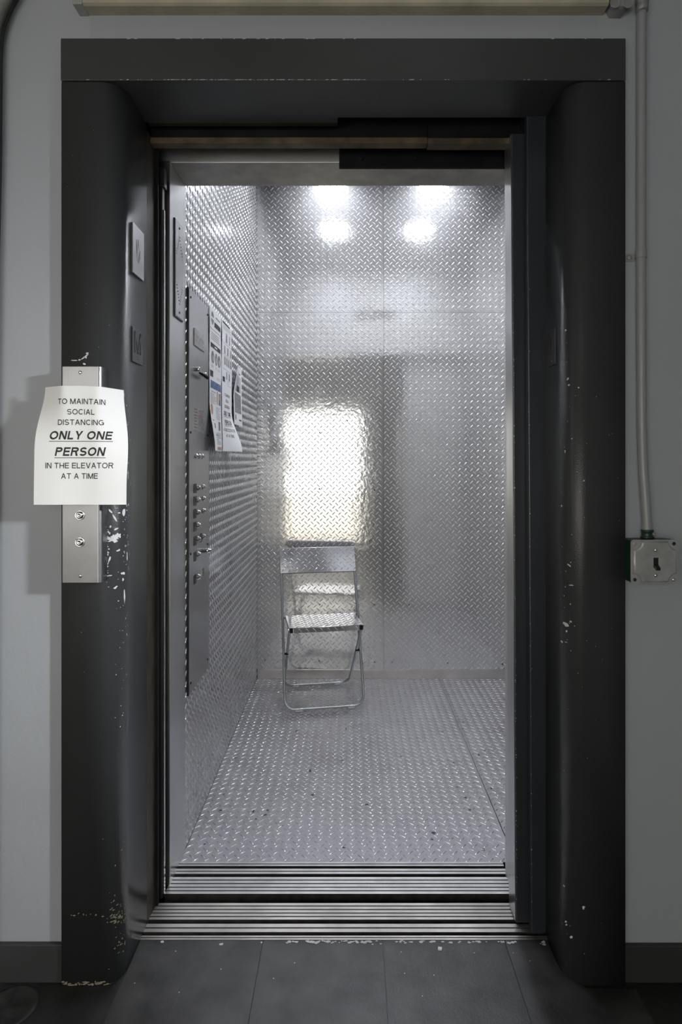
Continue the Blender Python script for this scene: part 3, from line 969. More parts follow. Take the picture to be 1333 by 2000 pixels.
for d, z in ((2.378, 1.603), (2.487, 1.598)):
    stud(d, z, 0.008, [(1.0, -0.0005), (1.0, 0.012), (0.8, 0.015), (0.3, 0.015)], 'chrome', 'key_switch', op)
MB().tube([(XP + 0.014, Y(2.37), 1.590), (XP + 0.02, Y(2.40), 1.587), (XP + 0.02, Y(2.47), 1.585), (XP + 0.018, Y(2.50), 1.585)], [0.003, 0.005, 0.006, 0.003], 8).build('key', 'dark', op, 'dark key stuck in the upper lock')
rbox(XP + 0.0001, XP + 0.004, Y(2.346), Y(2.505), 1.682, 1.742, 0.001).build('name_plate', 'steel_h', op, 'small engraved plate')
nm = MB()
for k in range(9):
    d = 2.37 + 0.013 * k
    z = 1.725 - 0.004 * (k % 3)
    nm.box(XP + 0.0041, XP + 0.0046, Y(d), Y(d + 0.009), z - 0.008, z)
    nm.box(XP + 0.0041, XP + 0.0046, Y(d), Y(d + 0.007), z - 0.024, z - 0.019)
nm.build('engraving', 'panel', op)
rd, bk = MB(), MB()
for k in range(8):
    z = 1.462 - 0.0105 * k
    (rd if k % 2 == 0 or k in (1, 2) else bk).box(XP + 0.0001, XP + 0.0004, Y(2.352), Y(2.405 if k != 4 else 2.39), z, z + 0.0035)
    (rd if k in (1, 2) else bk).box(XP + 0.0001, XP + 0.0004, Y(2.42), Y(2.505), z, z + 0.0035)
    (rd if k in (1, 2) else bk).box(XP + 0.0001, XP + 0.0004, Y(2.42), Y(2.49), z - 0.005, z - 0.0022)
rd.build('engraved_notice', 'ink_red', op, 'rows of small red lettering')
bk.build('engraved_notice', 'ink_grey', op, 'rows of small dark lettering')
for d, z in ((2.30, 1.835), (2.575, 1.835), (2.30, 1.38), (2.575, 1.38), (2.30, 0.97), (2.575, 0.97), (2.30, 0.535), (2.575, 0.535)):
    stud(d, z, 0.0042, [(1, -0.0003), (1, 0.001), (0.6, 0.002)], 'dark', 'screw', op, seg=10)

# lantern plate with arrows of drilled holes on the left return
XR_ = CAR_L + 0.0005
al = empty('arrow_plate', (XR_, Y(2.157), 1.735), 'narrow stainless plate with up and down arrows of drilled holes, left return', 'direction lantern')
rbox(XR_ + 0.0002, XR_ + 0.005, Y(2.11), Y(2.205), 1.735, 2.035, 0.0008).build('plate', 'panel', al)
shade_mb = MB().box(XR_ + 0.0002, XR_ + 0.0042, Y(2.11) - 0.0045, Y(2.11) - 0.0002, 1.731, 2.035).box(XR_ + 0.0002, XR_ + 0.0042, Y(2.11), Y(2.205), 1.731, 1.7348)
shade_mb.build('shadow_strip', 'black', al, 'black strips standing in for shade along the near and lower edges')  # shade around the plate drawn as black strips
for sgn, zc in ((1, 1.96), (-1, 1.81)):
    hm = MB()
    for k in range(7):
        for s in (-1, 1):
            for e in (0, 1):
                d = 2.1575 + s * (0.004 + 0.0052 * k)
                z = zc + sgn * (0.03 - 0.0085 * k - 0.010 * e)
                hm.lathe((XR_ + 0.0049, Y(d), z), (1, 0, 0), [(0.0022, 0), (0.0022, 0.0004)], 8)
    hm.build('drilled_arrow', 'black', al, 'arrow of dark holes pointing ' + ('up' if sgn > 0 else 'down'))
for z in (1.752, 2.018):
    stud(2.1575, z, 0.0035, [(1, 0), (1, 0.001), (0.5, 0.0016)], 'dark', 'screw', al, x=XR_ + 0.005, seg=10)


# papers taped on the left wall ---------------------------------------------------
def wall_paper(dc, ztop, bulge):
    """page of the left wall: a runs deeper into the car, v runs down, bulge lifts it off the wall"""
    def surf(a, v, lift):
        return Vector((XP + 0.0015 + bulge(a, v) + lift, Y(dc) + a, ztop - v))
    return surf


PW, PH = 0.2159, 0.2794


def page(dc, ztop, label, bulge, draw, w=PW, h=PH):
    s = wall_paper(dc, ztop, bulge)
    o = sheet(s, w, h).build('paper_notice', 'paper', None, label, 'paper', 'papers on the car wall', recalc=False)
    inks = {}
    draw(s, lambda m: inks.setdefault(m, MB()))
    for m, mb in inks.items():
        mb.build('printing', m, o, recalc=False)
    return o


LF = 0.0005


def text_rows(mb, s, a0, a1, v0, v1, n, h=0.0018):
    for k in range(n):
        v = v0 + (v1 - v0) * k / max(1, n - 1)
        a = a0
        end = a1 - (a1 - a0) * random.choice([0, 0, 0.15, 0.4])
        while a < end:
            b = min(end, a + random.uniform(0.004, 0.014))
            patch(mb, s, a, b, v, v + h, LF, 2, 1)
            a = b + 0.0022


def draw_a(s, ink):
    k, g = ink('ink'), ink('ink_grey')
    disc(g, s, -0.055, 0.040, 0.026, LF)
    patch(ink('paper'), s, -0.082, -0.028, 0.036, 0.044, LF + 0.0003)
    patch(g, s, 0.0, 0.085, 0.024, 0.030, LF)
    patch(k, s, -0.02, 0.095, 0.048, 0.068, LF)
    patch(k, s, -0.10, 0.10, 0.082, 0.084, LF)
    text_rows(g, s, -0.08, 0.09, 0.096, 0.120, 4, 0.003)
    patch(k, s, -0.09, 0.095, 0.138, 0.156, LF)
    patch(ink('paper'), s, -0.02, 0.03, 0.144, 0.150, LF + 0.0003)
    for a in (-0.055, 0.012, 0.068):
        disc(g, s, a, 0.192, 0.025, LF)
        disc(ink('ink_mid'), s, a + 0.004, 0.196, 0.012, LF + 0.0003)
        text_rows(g, s, a - 0.02, a + 0.018, 0.224, 0.230, 2)
    patch(k, s, -0.098, -0.048, 0.246, 0.270, LF)
    text_rows(g, s, 0.02, 0.09, 0.262, 0.268, 2)


def draw_b(s, ink):
    k, g, mm = ink('ink'), ink('ink_grey'), ink('ink_mid')
    patch(k, s, -0.095, 0.06, 0.006, 0.014, LF)
    text_rows(g, s, -0.08, 0.09, 0.022, 0.034, 3)
    for v, h, n in ((0.046, 0.042, 2), (0.104, 0.036, 3), (0.150, 0.038, 4), (0.212, 0.034, 2)):
        for i in range(n):
            a = -0.05 + 0.13 * i / max(1, n - 1) - (0.0 if n > 2 else -0.02) if n > 2 else (-0.01 + 0.065 * i)
            patch(mm, s, a - 0.016, a + 0.016, v, v + h, LF)
            disc(g, s, a, v + h * 0.33, 0.008, LF + 0.0003)
            patch(g, s, a - 0.010, a + 0.010, v + h * 0.55, v + h * 0.95, LF + 0.0003)
    for v in (0.095, 0.143, 0.205):
        patch(g, s, -0.09, 0.09, v, v + 0.0015, LF)
    patch(k, s, -0.095, -0.05, 0.240, 0.262, LF)
    text_rows(g, s, 0.0, 0.09, 0.250, 0.268, 3)


def draw_c(s, ink):
    g = ink('ink_grey')
    patch(ink('ink_blue'), s, -0.09, 0.10, 0.006, 0.036, LF, 10, 2)
    text_rows(ink('ink_orange'), s, -0.08, 0.0, 0.046, 0.046, 1, 0.004)
    text_rows(g, s, -0.09, 0.015, 0.056, 0.092, 8)
    patch(ink('ink_orange'), s, 0.022, 0.042, 0.040, 0.092, LF)
    patch(ink('ink_grey'), s, 0.058, 0.098, 0.044, 0.092, LF)
    disc(ink('ink_orange'), s, 0.078, 0.060, 0.010, LF + 0.0003)
    patch(ink('ink_blue'), s, 0.064, 0.092, 0.074, 0.092, LF + 0.0003)
    disc(ink('ink_orange'), s, -0.075, 0.118, 0.022, LF)
    text_rows(g, s, 0.0, 0.09, 0.104, 0.150, 9)
    text_rows(g, s, -0.09, -0.02, 0.158, 0.158, 1, 0.004)
    patch(g, s, -0.06, -0.03, 0.170, 0.190, LF)
    patch(g, s, 0.05, 0.085, 0.160, 0.195, LF)
    text_rows(g, s, -0.03, 0.09, 0.206, 0.250, 10)
    text_rows(ink('ink_blue'), s, -0.05, 0.04, 0.214, 0.214, 1, 0.004)
    patch(ink('ink_orange'), s, -0.02, 0.10, 0.262, 0.274, LF)


def draw_d(s, ink):
    mb = sign_print(s)
    t = ink('ink')
    t.add(mb.v, mb.f)


def draw_e(s, ink):
    k, g, mm = ink('ink'), ink('ink_grey'), ink('ink_mid')
    text_rows(k, s, -0.06, 0.07, 0.016, 0.028, 2, 0.006)
    patch(mm, s, -0.085, 0.085, 0.045, 0.120, LF)
    disc(g, s, -0.01, 0.068, 0.020, LF + 0.0003)
    patch(k, s, -0.05, 0.04, 0.092, 0.120, LF + 0.0003)
    patch(g, s, -0.085, 0.085, 0.130, 0.222, LF)
    text_rows(ink('paper'), s, -0.06, 0.06, 0.145, 0.166, 2, 0.006)
    text_rows(mm, s, -0.07, 0.07, 0.178, 0.212, 5)
    disc(g, s, -0.07, 0.245, 0.014, LF)
    patch(k, s, 0.02, 0.08, 0.250, 0.256, LF)


flat = lambda a, v: 0.001 * math.sin(a * 40) * math.sin(v * 22) + 0.001
WA, WB_ = 0.218, 0.222
page(2.718, 1.880, 'white notice with three round pictures, beside the control panel, upper left of five papers', flat, draw_a, WA)
page(2.975, 1.882, 'white notice with rows of small pictures, upper right of the taped papers', flat, draw_b, WA)
page(2.718, 1.602, 'colour flyer with a blue banner, lower left of the taped papers', lambda a, v: 0.001 + 0.018 * sstep(0.08, 0.28, v) * (1 - sstep(-0.11, 0.06, a)) + 0.004 * sstep(0.1, 0.28, v), draw_c, WA)
page(2.975, 1.604, 'ONLY ONE PERSON sign with a curled lower corner, inside the car', lambda a, v: 0.001 + 0.045 * sstep(0.10, 0.285, v) * sstep(-0.08, 0.11, a) + 0.004 * sstep(0.1, 0.28, v), draw_d, WA)
page(3.250, 1.732, 'white poster with a grey box, hanging loose nearest the back wall', lambda a, v: 0.003 + 0.02 * (1 - sstep(0.0, 0.16, v)) * (1 - sstep(-0.11, 0.05, a)) + 0.004 * sstep(0.12, 0.28, v), draw_e, WA)

# folding chair ----------------------------------------------------------------
ch = empty('folding_chair', (-0.117, Y(3.513), 0), 'silver folding chair with tread plate seat and back, standing near the back wall', 'chair', rotz=math.radians(10))
TR = 0.0068


def arc_u(w, z_of, y_of, r, top, n=8):
    """U frame in its own tilted plane: from top left down, round the corners, along the floor and up"""
    pts = []
    L = top
    path2 = [(-w / 2, L)] + [(-w / 2 + r - r * math.cos(PI / 2 * k / n), r - r * math.sin(PI / 2 * k / n)) for k in range(n + 1)]
    path2 += [(w / 2 - r + r * math.sin(PI / 2 * k / n), r - r * math.cos(PI / 2 * k / n)) for k in range(n + 1)] + [(w / 2, L)]
    return [(x, y_of(s), z_of(s)) for x, s in path2]


# back frame: foot at y=0, top at y=.33, z=.785
LB = math.hypot(0.33, 0.775)
bz = lambda s: TR + 0.006 + s * 0.775 / LB
by = lambda s: s * 0.33 / LB
pts = arc_u(0.412, bz, by, 0.055, LB - 0.012)
top = [(0.206, by(LB - 0.012), bz(LB - 0.012))]
full = pts + [(0.206 - 0.014 * (1 - math.cos(PI / 2 * k / 5)) , by(LB - 0.012 + 0.012 * math.sin(PI / 2 * k / 5)), bz(LB - 0.012 + 0.012 * math.sin(PI / 2 * k / 5))) for k in range(1, 6)]
full += [(-0.206 + 0.014 * (1 - math.cos(PI / 2 * k / 5)), by(LB - 0.012 + 0.012 * math.sin(PI / 2 * k / 5)), bz(LB - 0.012 + 0.012 * math.sin(PI / 2 * k / 5))) for k in range(5, 0, -1)] + [pts[0]]
MB().tube(full, TR, 14, False).build('back_frame', 'tube', ch, 'silver tube running from the front foot to the back rest', local=True)
# rear frame: from under the seat front to the rear foot
LR = math.hypot(0.385, 0.42)
rz = lambda s: TR + 0.006 + s * 0.42 / LR
ry = lambda s: 0.350 - s * 0.385 / LR
MB().tube(arc_u(0.372, rz, ry, 0.055, LR), TR, 14).build('rear_frame', 'tube', ch, 'silver tube running from the seat front to the rear foot', local=True)
for s in (-1, 1):
    zz = 0.268
    yy = 0.33 * (zz - 0.013) / 0.775
    MB().lathe((s * 0.180, yy, zz), (s, 0, 0), [(0.006, 0), (0.006, 0.020), (0.003, 0.021)], 12).build('pivot', 'dark', ch, local=True)
    MB().box(s * 0.135 - 0.018, s * 0.135 + 0.018, -0.008, 0.010, 0.0015, 0.012, 0.003).build('foot_pad', 'rubber', ch, local=True)
    MB().box(s * 0.12 - 0.018, s * 0.12 + 0.018, 0.342, 0.358, 0.0015, 0.012, 0.003).build('foot_pad', 'rubber', ch, local=True)
# seat plate: z .447, from y -.06 to .195
SZT, SY0, SY1, SW = 0.447, -0.062, 0.198, 0.378
seat = plate(-SW / 2, SW / 2, SY0 + 0.004, SY1, (0, 0, SZT), (1, 0, 0), (0, 1, 0), (0, 0, 1), th=0.002, phase=(0.3, 0.1))
seat_lip = plate(-SW / 2 + 0.022, SW / 2 - 0.022, -0.026, -0.003, (0, SY0, SZT), (1, 0, 0), (0, 0, 1), (0, -1, 0), th=0.002, phase=(0.3, 0.62))
n0 = len(seat.v)
seat.v += seat_lip.v
seat.f += [tuple(i + n0 for i in f) for f in seat_lip.f]
seat.s += seat_lip.s
seat.m += seat_lip.m
rd_ = [(SY0 + 0.004 - 0.004 * math.sin(PI / 2 * k / 4), SZT - 0.004 + 0.004 * math.cos(PI / 2 * k / 4)) for k in range(5)]
seat.prism(rd_ + [(SY0 + 0.002, SZT - 0.004), (SY0 + 0.004, SZT - 0.002)], 'x', -SW / 2 + 0.0221, SW / 2 - 0.0221, True)
for s in (-1, 1):
    seat.box(s * SW / 2 - 0.001, s * SW / 2 + 0.001, SY0 + 0.006, SY1, SZT - 0.024, SZT - 0.0005)
seat.box(-SW / 2, SW / 2, SY1 - 0.001, SY1 + 0.001, SZT - 0.016, SZT - 0.0005)
seat_o = seat.build('seat', ('tread_chair', 'lug_chair'), ch, 'seat of tread plate with folded edges', local=True)
for s in (-1, 1):
    MB().box(s * (SW / 2 - 0.010) - 0.008, s * (SW / 2 - 0.010) + 0.008, SY0 + 0.004, SY0 + 0.018, SZT - 0.027, SZT - 0.003, 0.002).build('bracket', 'dark', seat_o, local=True)
MB().tube([(-0.204, 0.188, 0.436), (0.204, 0.188, 0.436)], 0.005, 10).build('seat_rod', 'tube', ch, local=True)
# back rest: plate wrapped on the upper part of the back frame
ax = Vector((0, 0.33 / LB, 0.775 / LB))
nrm = Vector((0, -0.775 / LB, 0.33 / LB))
BT = LB + 0.002
org = Vector((0, by(0), bz(0))) + nrm * (TR + 0.0012)
back = plate(-0.211, 0.211, BT - 0.140, BT, org, (1, 0, 0), ax, nrm, th=0.0015, phase=(0.1, 0.2))
org2 = Vector((0, by(0), bz(0))) - nrm * (TR + 0.0027)
b2 = plate(-0.211, 0.211, BT - 0.140, BT, org2, (1, 0, 0), ax, -nrm, th=-0.0012 + 0.0027, phase=(0.1, 0.2))
n0 = len(back.v)
back.v += b2.v
back.f += [tuple(i + n0 for i in f) for f in b2.f]
back.s += b2.s
back.m += b2.m


def band(mb, path, s0, s1):
    """strip of sheet metal folded round an edge"""
    vs = [p + q for p in path for q in (s0, s1)]
    mb.add(vs, [(2 * i, 2 * i + 1, 2 * i + 3, 2 * i + 2) for i in range(len(path) - 1)], True)


RR = TR + 0.0012
for s in (-1, 1):
    base = Vector((s * 0.211, by(0), bz(0)))
    path = [base + Vector((s, 0, 0)) * RR * 0.35 * math.sin(PI * k / 8) + nrm * RR * math.cos(PI * k / 8) for k in range(9)]
    band(back, path, ax * (BT - 0.140), ax * BT)
base = Vector((0, by(0), bz(0))) + ax * BT
path = [base + ax * RR * 0.6 * math.sin(PI * k / 8) + nrm * RR * math.cos(PI * k / 8) for k in range(9)]
band(back, path, Vector((-0.211, 0, 0)), Vector((0.211, 0, 0)))
back.build('backrest', ('tread_chair', 'lug_chair'), ch, 'back rest of tread plate wrapped on the tube', local=True)

# ================================================================== THINGS IN THE HALL
# hardboard sheets on the floor in front of the sill
XS = [-0.551, -0.2266, 0.0920, 0.4180, 0.700]
labs = ['dark grey hardboard floor sheet beside the left jamb', 'dark grey hardboard floor sheet, second from the left jamb', 'dark grey hardboard floor sheet, third from the left jamb', 'dark grey hardboard floor sheet in front of the right jamb']
for i in range(4):
    y1_ = Y(floor_d(1839))
    x0, x1 = XS[i] + 0.0012, XS[i + 1] - 0.0012
    mb = MB()
    yb = Y(1.655)
    if i == 0:
        pts = [(x0 - 0.03, -0.9), (x1, -0.9), (x1, y1_), (X_L + 0.0015, y1_), (X_L + 0.0015, Y(1.73)), (-0.59, Y(1.665)), (-0.595, yb - 0.01)]
        pts = [(-0.557, -0.9), (x1, -0.9), (x1, y1_), (X_L + 0.002, y1_), (X_L + 0.002, Y(1.72)), (X_L - 0.001, yb)]
    elif i == 3:
        pts = [(x0, -0.9), (x1, -0.9), (x1, yb), (X_R + 0.045, yb + 0.002), (X_R - 0.002, Y(1.735)), (X_R - 0.002, y1_), (x0, y1_)]
    else:
        pts = [(x0, -0.9), (x1, -0.9), (x1, y1_), (x0, y1_)]
    mb.prism(pts, 'z', 0.0004, 0.0034)
    o = mb.build('floor_sheet', 'sheet', None, labs[i], 'floor sheet', 'hardboard sheets before the sill')
    cf = MB()
    lo_, hi_ = max(x0, X_L + 0.01), min(x1, X_R - 0.01)
    cnt = (3, 46, 30, 9)[i]
    for _ in range(cnt):
        x = random.uniform(lo_, hi_) if i not in (1,) else random.triangular(lo_, hi_, hi_ - 0.02)
        n = 7
        rr = random.uniform(0.0015, 0.0055)
        y = y1_ - rr * 0.8 - 0.0005 - abs(random.gauss(0, 0.004))
        cf.add([(min(hi_, max(lo_, x + 1.6 * rr * math.cos(2 * PI * k / n) * random.uniform(0.5, 1))), min(y1_ - 0.0002, y + rr * math.sin(2 * PI * k / n) * random.uniform(0.5, 1)), 0.0037 + 0.00003 * _) for k in range(n)], [tuple(range(n))])
    for _ in range(7):
        x, y = random.uniform(lo_, hi_), random.uniform(1.1, y1_ - 0.02)
        n = 6
        cf.add([(x + 0.0016 * math.cos(2 * PI * k / n), y + 0.0016 * math.sin(2 * PI * k / n), 0.0037) for k in range(n)], [tuple(range(n))])
    cf.build('scuff', 'chip', o, 'pale scuffs')
    sc_ = MB()
    for _ in range(34):
        x, y = random.uniform(lo_ + 0.03, hi_ - 0.03), random.uniform(1.2, y1_ - 0.03)
        a, L_, w_ = random.gauss(1.3, 0.7), random.uniform(0.01, 0.09), random.uniform(0.0003, 0.0008)
        ux, uy = math.cos(a) * L_ / 2, math.sin(a) * L_ / 2
        vs = [(x - ux, y - uy), (x + 0.2 * ux + uy * 0.03 - uy / L_ * w_, y + 0.2 * uy - ux * 0.03 + ux / L_ * w_), (x + ux, y + uy), (x + 0.2 * ux + uy * 0.03 + uy / L_ * w_, y + 0.2 * uy - ux * 0.03 - ux / L_ * w_)]
        if all(lo_ < q[0] < hi_ and q[1] < y1_ - 0.002 for q in vs):
            sc_.add([(q[0], q[1], 0.0036) for q in vs], [(0, 1, 2, 3)])
    sc_.build('scratch', 'scratch', o, 'fine scratches')
p = P(860, 1857, floor_d(1857))
MB().prism([(p.x - 0.006, p.y - 0.003), (p.x + 0.004, p.y - 0.004), (p.x + 0.006, p.y + 0.003), (p.x - 0.004, p.y + 0.005)], 'z', 0.0035, 0.0075).build('paint_flake', 'paper', None, 'small white flake lying on the dark floor sheet near the sill', 'flake')
MB().lathe((-0.795, Y(1.603), 0.0003), (0, 0, 1), [(0.062, 0), (0.061, 0.0015), (0.055, 0.0022), (0.052, 0.0012), (0.002, 0.0012)], 32).build('floor_cover', 'cover', None, 'round dark cover plate on the floor, below the left baseboard', 'floor cover')

# call station -------------------------------------------------------------------
CX0, CX1, CZ0, CZ1, CD = -0.682, -0.589, 0.993, 1.509, 1.630
cs = empty('call_station', ((CX0 + CX1) / 2, Y(D_FACE), CZ0), 'stainless hall call station with two round buttons on the left jamb', 'call station')
pts = [(CX0, Y(D_FACE) - 0.0004), (CX0, Y(CD))]
rr = 0.010
pts += [(CX1 - rr + rr * math.sin(PI / 2 * k / 6), Y(CD) + rr - rr * math.cos(PI / 2 * k / 6)) for k in range(7)]
pts += [(CX1, Y(D_FACE) - 0.0004)]
MB().prism(pts, 'z', CZ0, CZ1).build('housing', 'callsteel', cs)
for py in (1006, 1058.5):
    q = P(156.5, py, CD)
    b = MB().lathe((q.x, q.y + 0.0003, q.z), (0, -1, 0), [(0.0118, 0), (0.0118, 0.002), (0.0105, 0.003), (0.0098, 0.0015)], 28).build('button_ring', 'chrome', cs)
    MB().lathe((q.x, q.y + 0.0003, q.z), (0, -1, 0), [(0.0095, 0), (0.0095, 0.003), (0.0075, 0.0062), (0.0042, 0.0078), (0.0032, 0.0066), (0.001, 0.0062)], 28).build('button', 'chrome', cs)
for py in (727.5, 1125):
    q = P(157, py, CD)
    MB().lathe((q.x, q.y + 0.0003, q.z), (0, -1, 0), [(0.0042, 0), (0.0042, 0.001), (0.003, 0.0022), (0.001, 0.0024)], 16).build('screw', 'chrome', cs)

# the sign over it -----------------------------------------------------------------
SXC, SZTOP, SD = -0.629, 1.4605, 1.604
U0 = 0.033


def sign_surf(a, v, lift):
    thL = math.radians(31) * (1 - sstep(0.0, 0.15, v))
    thR = math.radians(50) * (1 - sstep(0.0, 0.24, v)) + math.radians(4)
    off = 0.0012 * math.cos(a * 45) - 0.004 * sstep(0.1, 0.28, v)
    th, sg = (thL, -1) if a < 0 else (thR, 1)
    m = abs(a)
    b0 = 0.02
    # the angle grows over a short bend, then stays
    def integ(m):
        if m <= U0:
            return m, 0.0, 0.0
        x, y, t = U0, 0.0, 0.0
        n = 10
        dm = (m - U0) / n
        for k in range(n):
            t = th * min(1.0, (k + 0.5) * dm / b0)
            x += math.cos(t) * dm
            y += math.sin(t) * dm
        return x, y, t
    x, y, t = integ(m)
    droop = 0.006 * (1 - sstep(0.0, 0.16, v)) * max(0, a / 0.1) * 0.7
    n = Vector((sg * math.sin(t), -math.cos(t), 0))
    return Vector((SXC + sg * x, Y(SD) + y + off, SZTOP - v - droop)) + n * lift


sg_ = sheet(sign_surf, PW, PH, 40, 30).build('paper_sign', 'paper', None, 'TO MAINTAIN SOCIAL DISTANCING paper sign over the call station on the left jamb', 'paper sign', recalc=False)
sign_print(sign_surf).build('printed_text', 'ink', sg_, 'black lettering', recalc=False)
MB().box(SXC - 0.02, SXC + 0.02, Y(SD) + 0.004, Y(CD) - 0.0003, SZTOP - 0.06, SZTOP - 0.03).build('tape', 'paper', sg_)

# plates on the jamb returns ---------------------------------------------------------
sp = empty('indicator_plate', (X_L, Y(1.796), 1.768), 'scuffed bare steel plate on the left jamb return, above the letter M', 'metal plate')
rbox(X_L + 0.0002, X_L + 0.005, Y(1.748), Y(1.843), 1.768, 1.896, 0.0008).build('plate', 'panel', sp)
gm = MB()
for k in range(7):
    d, z = 1.778 + 0.006 * random.random() + 0.012 * (k % 3), random.uniform(1.80, 1.86)
    gm.add([(X_L + 0.0052, Y(d) + 0.003 * math.cos(2 * PI * q / 8) * random.uniform(0.6, 1.2), z + random.uniform(0.010, 0.020) * math.sin(2 * PI * q / 8)) for q in range(8)], [tuple(range(8))])
gm.build('glue_stain', 'ink_grey', sp, 'dark glue smears')


def m_plate(side, d0, d1, z0, z1, label):
    xs = X_L if side < 0 else X_R
    s = 1 if side < 0 else -1
    t = empty('floor_number_plate', (xs, Y((d0 + d1) / 2), z0), label, 'floor plate', 'floor plates on the jamb returns')
    xa, xb = sorted((xs + s * 0.0002, xs + s * 0.003))
    rbox(xa, xb, Y(d0), Y(d1), z0, z1, 0.0008).build('plate', 'frame', t)
    vs, fs = text_shape('M', False, 0.0)
    w_ = Y(d1 - d0)
    mb = MB()
    for f in fs:
        po = []
        for i in f:
            u = vs[i][0] if side < 0 else 1 - vs[i][0]
            po.append((Y(d0) + w_ * (0.2 + 0.62 * u), z0 + (z1 - z0) * (0.28 + 0.62 * vs[i][1])))
        mb.prism(po, 'x', xs + s * 0.0029, xs + s * 0.0046)
    mb.build('raised_letter', 'frame', t)
    br = MB()
    for k in range(4):
        br.lathe((xs + s * 0.0029, Y(d0) + w_ * (0.44 + 0.10 * (k % 2)), z0 + (z1 - z0) * (0.12 + 0.07 * (k // 2))), (s, 0, 0), [(0.0012, 0), (0.0010, 0.0006), (0.0004, 0.0009)], 8)
    br.build('braille_dots', 'frame', t)


m_plate(-1, 1.752, 1.838, 1.540, 1.630, 'painted plate with a raised letter M on the left jamb return')
m_plate(1, 1.752, 1.815, 1.533, 1.628, 'painted plate with a raised letter M on the right jamb return')

# switch box and conduit on the right -------------------------------------------------
BX0, BX1, BZ0, BZ1, BD = 0.676, 0.7885, 0.9905, 1.0955, 1.632
bx = empty('switch_box', ((BX0 + BX1) / 2, Y(D_WALL), BZ0), 'square metal switch box with a black toggle on the right wall', 'light switch')
rbox(BX0 + 0.002, BX1 - 0.002, Y(BD) + 0.0005, Y(D_WALL) - 0.0003, BZ0 + 0.002, BZ1 - 0.002, 0.003).build('back_box', 'greenpaint', bx, 'dark green sides')


def rounded(x0, x1, z0, z1, r, n=6, notch=False):
    pts = []
    for cx_, cz_, a0 in ((x1, z1, 0), (x0, z1, 1), (x0, z0, 2), (x1, z0, 3)):
        sx, sz = (1 if cx_ == x1 else -1), (1 if cz_ == z1 else -1)
        for k in range(n + 1):
            t = a0 * PI / 2 + PI / 2 * k / n
            if notch:
                # concave bite out of the corner
                t2 = a0 * PI / 2 + PI / 2 * (1 - k / n) + PI
                pts.append((cx_ + r * math.cos(t2), cz_ + r * math.sin(t2)))
            else:
                pts.append((cx_ - sx * r + r * math.cos(t), cz_ - sz * r + r * math.sin(t)))
    return pts


def bevel_prism(pts, ya, yb, inset):
    """outline standing on plane ya, its front face at yb drawn in by inset, with a rounded shoulder"""
    c = [sum(p[0] for p in pts) / len(pts), sum(p[1] for p in pts) / len(pts)]
    n = len(pts)
    mb = MB()
    rings = []
    area = sum(pts[i][0] * pts[(i + 1) % n][1] - pts[(i + 1) % n][0] * pts[i][1] for i in range(n))
    sgn = 1 if area > 0 else -1
    def inner(o):
        out = []
        for i in range(n):
            p = Vector(pts[i])
            t1, t2 = (p - Vector(pts[i - 1])).normalized(), (Vector(pts[(i + 1) % n]) - p).normalized()
            n1, n2 = Vector((-sgn * t1.y, sgn * t1.x)), Vector((-sgn * t2.y, sgn * t2.x))
            m = (n1 + n2) / max(0.3, 1 + n1.dot(n2))
            out.append((p.x + m.x * o, p.y + m.y * o))
        return out
    for k in range(6):
        t = PI / 2 * k / 5
        o = inset * (1 - math.cos(t))
        h = math.sin(t)
        rings.append([(x, ya + (yb - ya) * h, z) for x, z in inner(o)])
    vs = [q for r in rings for q in r]
    fs = [(k * n + i, k * n + (i + 1) % n, (k + 1) * n + (i + 1) % n, (k + 1) * n + i) for k in range(5) for i in range(n)]
    mb.add(vs, fs, True)
    mb.add(rings[-1], [tuple(range(n))])
    return mb


MB().prism(rounded(BX0, BX1, BZ0, BZ1, 0.008), 'y', Y(BD), Y(BD) - 0.0018).build('cover_flange', 'galv', bx)
nz = rounded(BX0 + 0.004, BX1 - 0.004, BZ0 + 0.004, BZ1 - 0.004, 0.0195, 8, True)
cv = bevel_prism(nz, Y(BD) - 0.0018, Y(BD) - 0.0085, 0.005).build('raised_cover', 'galv', bx)
FY = Y(BD) - 0.0085
bxc, bzc = (BX0 + BX1) / 2 + 0.0005, (BZ0 + BZ1) / 2 - 0.0015
rbox(bxc - 0.0058, bxc + 0.0058, FY - 0.0006, FY + 0.001, bzc - 0.012, bzc + 0.012).build('toggle_slot', 'black', bx)
tg = MB().prism([(FY + 0.001, bzc - 0.002), (FY - 0.013, bzc - 0.010), (FY - 0.013, bzc - 0.0155), (FY - 0.010, bzc - 0.017), (FY + 0.001, bzc - 0.010)], 'x', bxc - 0.0045, bxc + 0.0045)
tg.build('toggle', 'black', bx)
for dz in (0.030, -0.030):
    MB().lathe((bxc, FY, bzc + dz), (0, -1, 0), [(0.0042, 0), (0.0042, 0.0008), (0.003, 0.0022), (0.001, 0.0026)], 14).build('screw', 'chrome', bx)
for x, z, m in ((BX0 + 0.0095, BZ1 - 0.0095, 'galv'), (BX1 - 0.0095, BZ1 - 0.0095, 'black'), (BX0 + 0.0095, BZ0 + 0.0095, 'black'), (BX1 - 0.0095, BZ0 + 0.0095, 'chrome')):
    MB().lathe((x, Y(BD) - 0.0017, z), (0, -1, 0), [(0.0042, 0), (0.0042, 0.001), (0.002, 0.0018)], 12).build('corner_screw', m, bx)
cp = empty('conduit_connector', (0.734, Y(1.668), BZ1), 'dark green conduit connector on top of the switch box', 'connector')
q = P(1265, 1046, 1.668)
MB().lathe((q.x, q.y, BZ1 - 0.001), (0, 0, 1), [(0.0155, 0), (0.0155, 0.004), (0.0135, 0.006), (0.0140, 0.016), (0.0150, 0.017), (0.0150, 0.021), (0.0118, 0.0215)], 20).build('collar', 'greenpaint', cp)
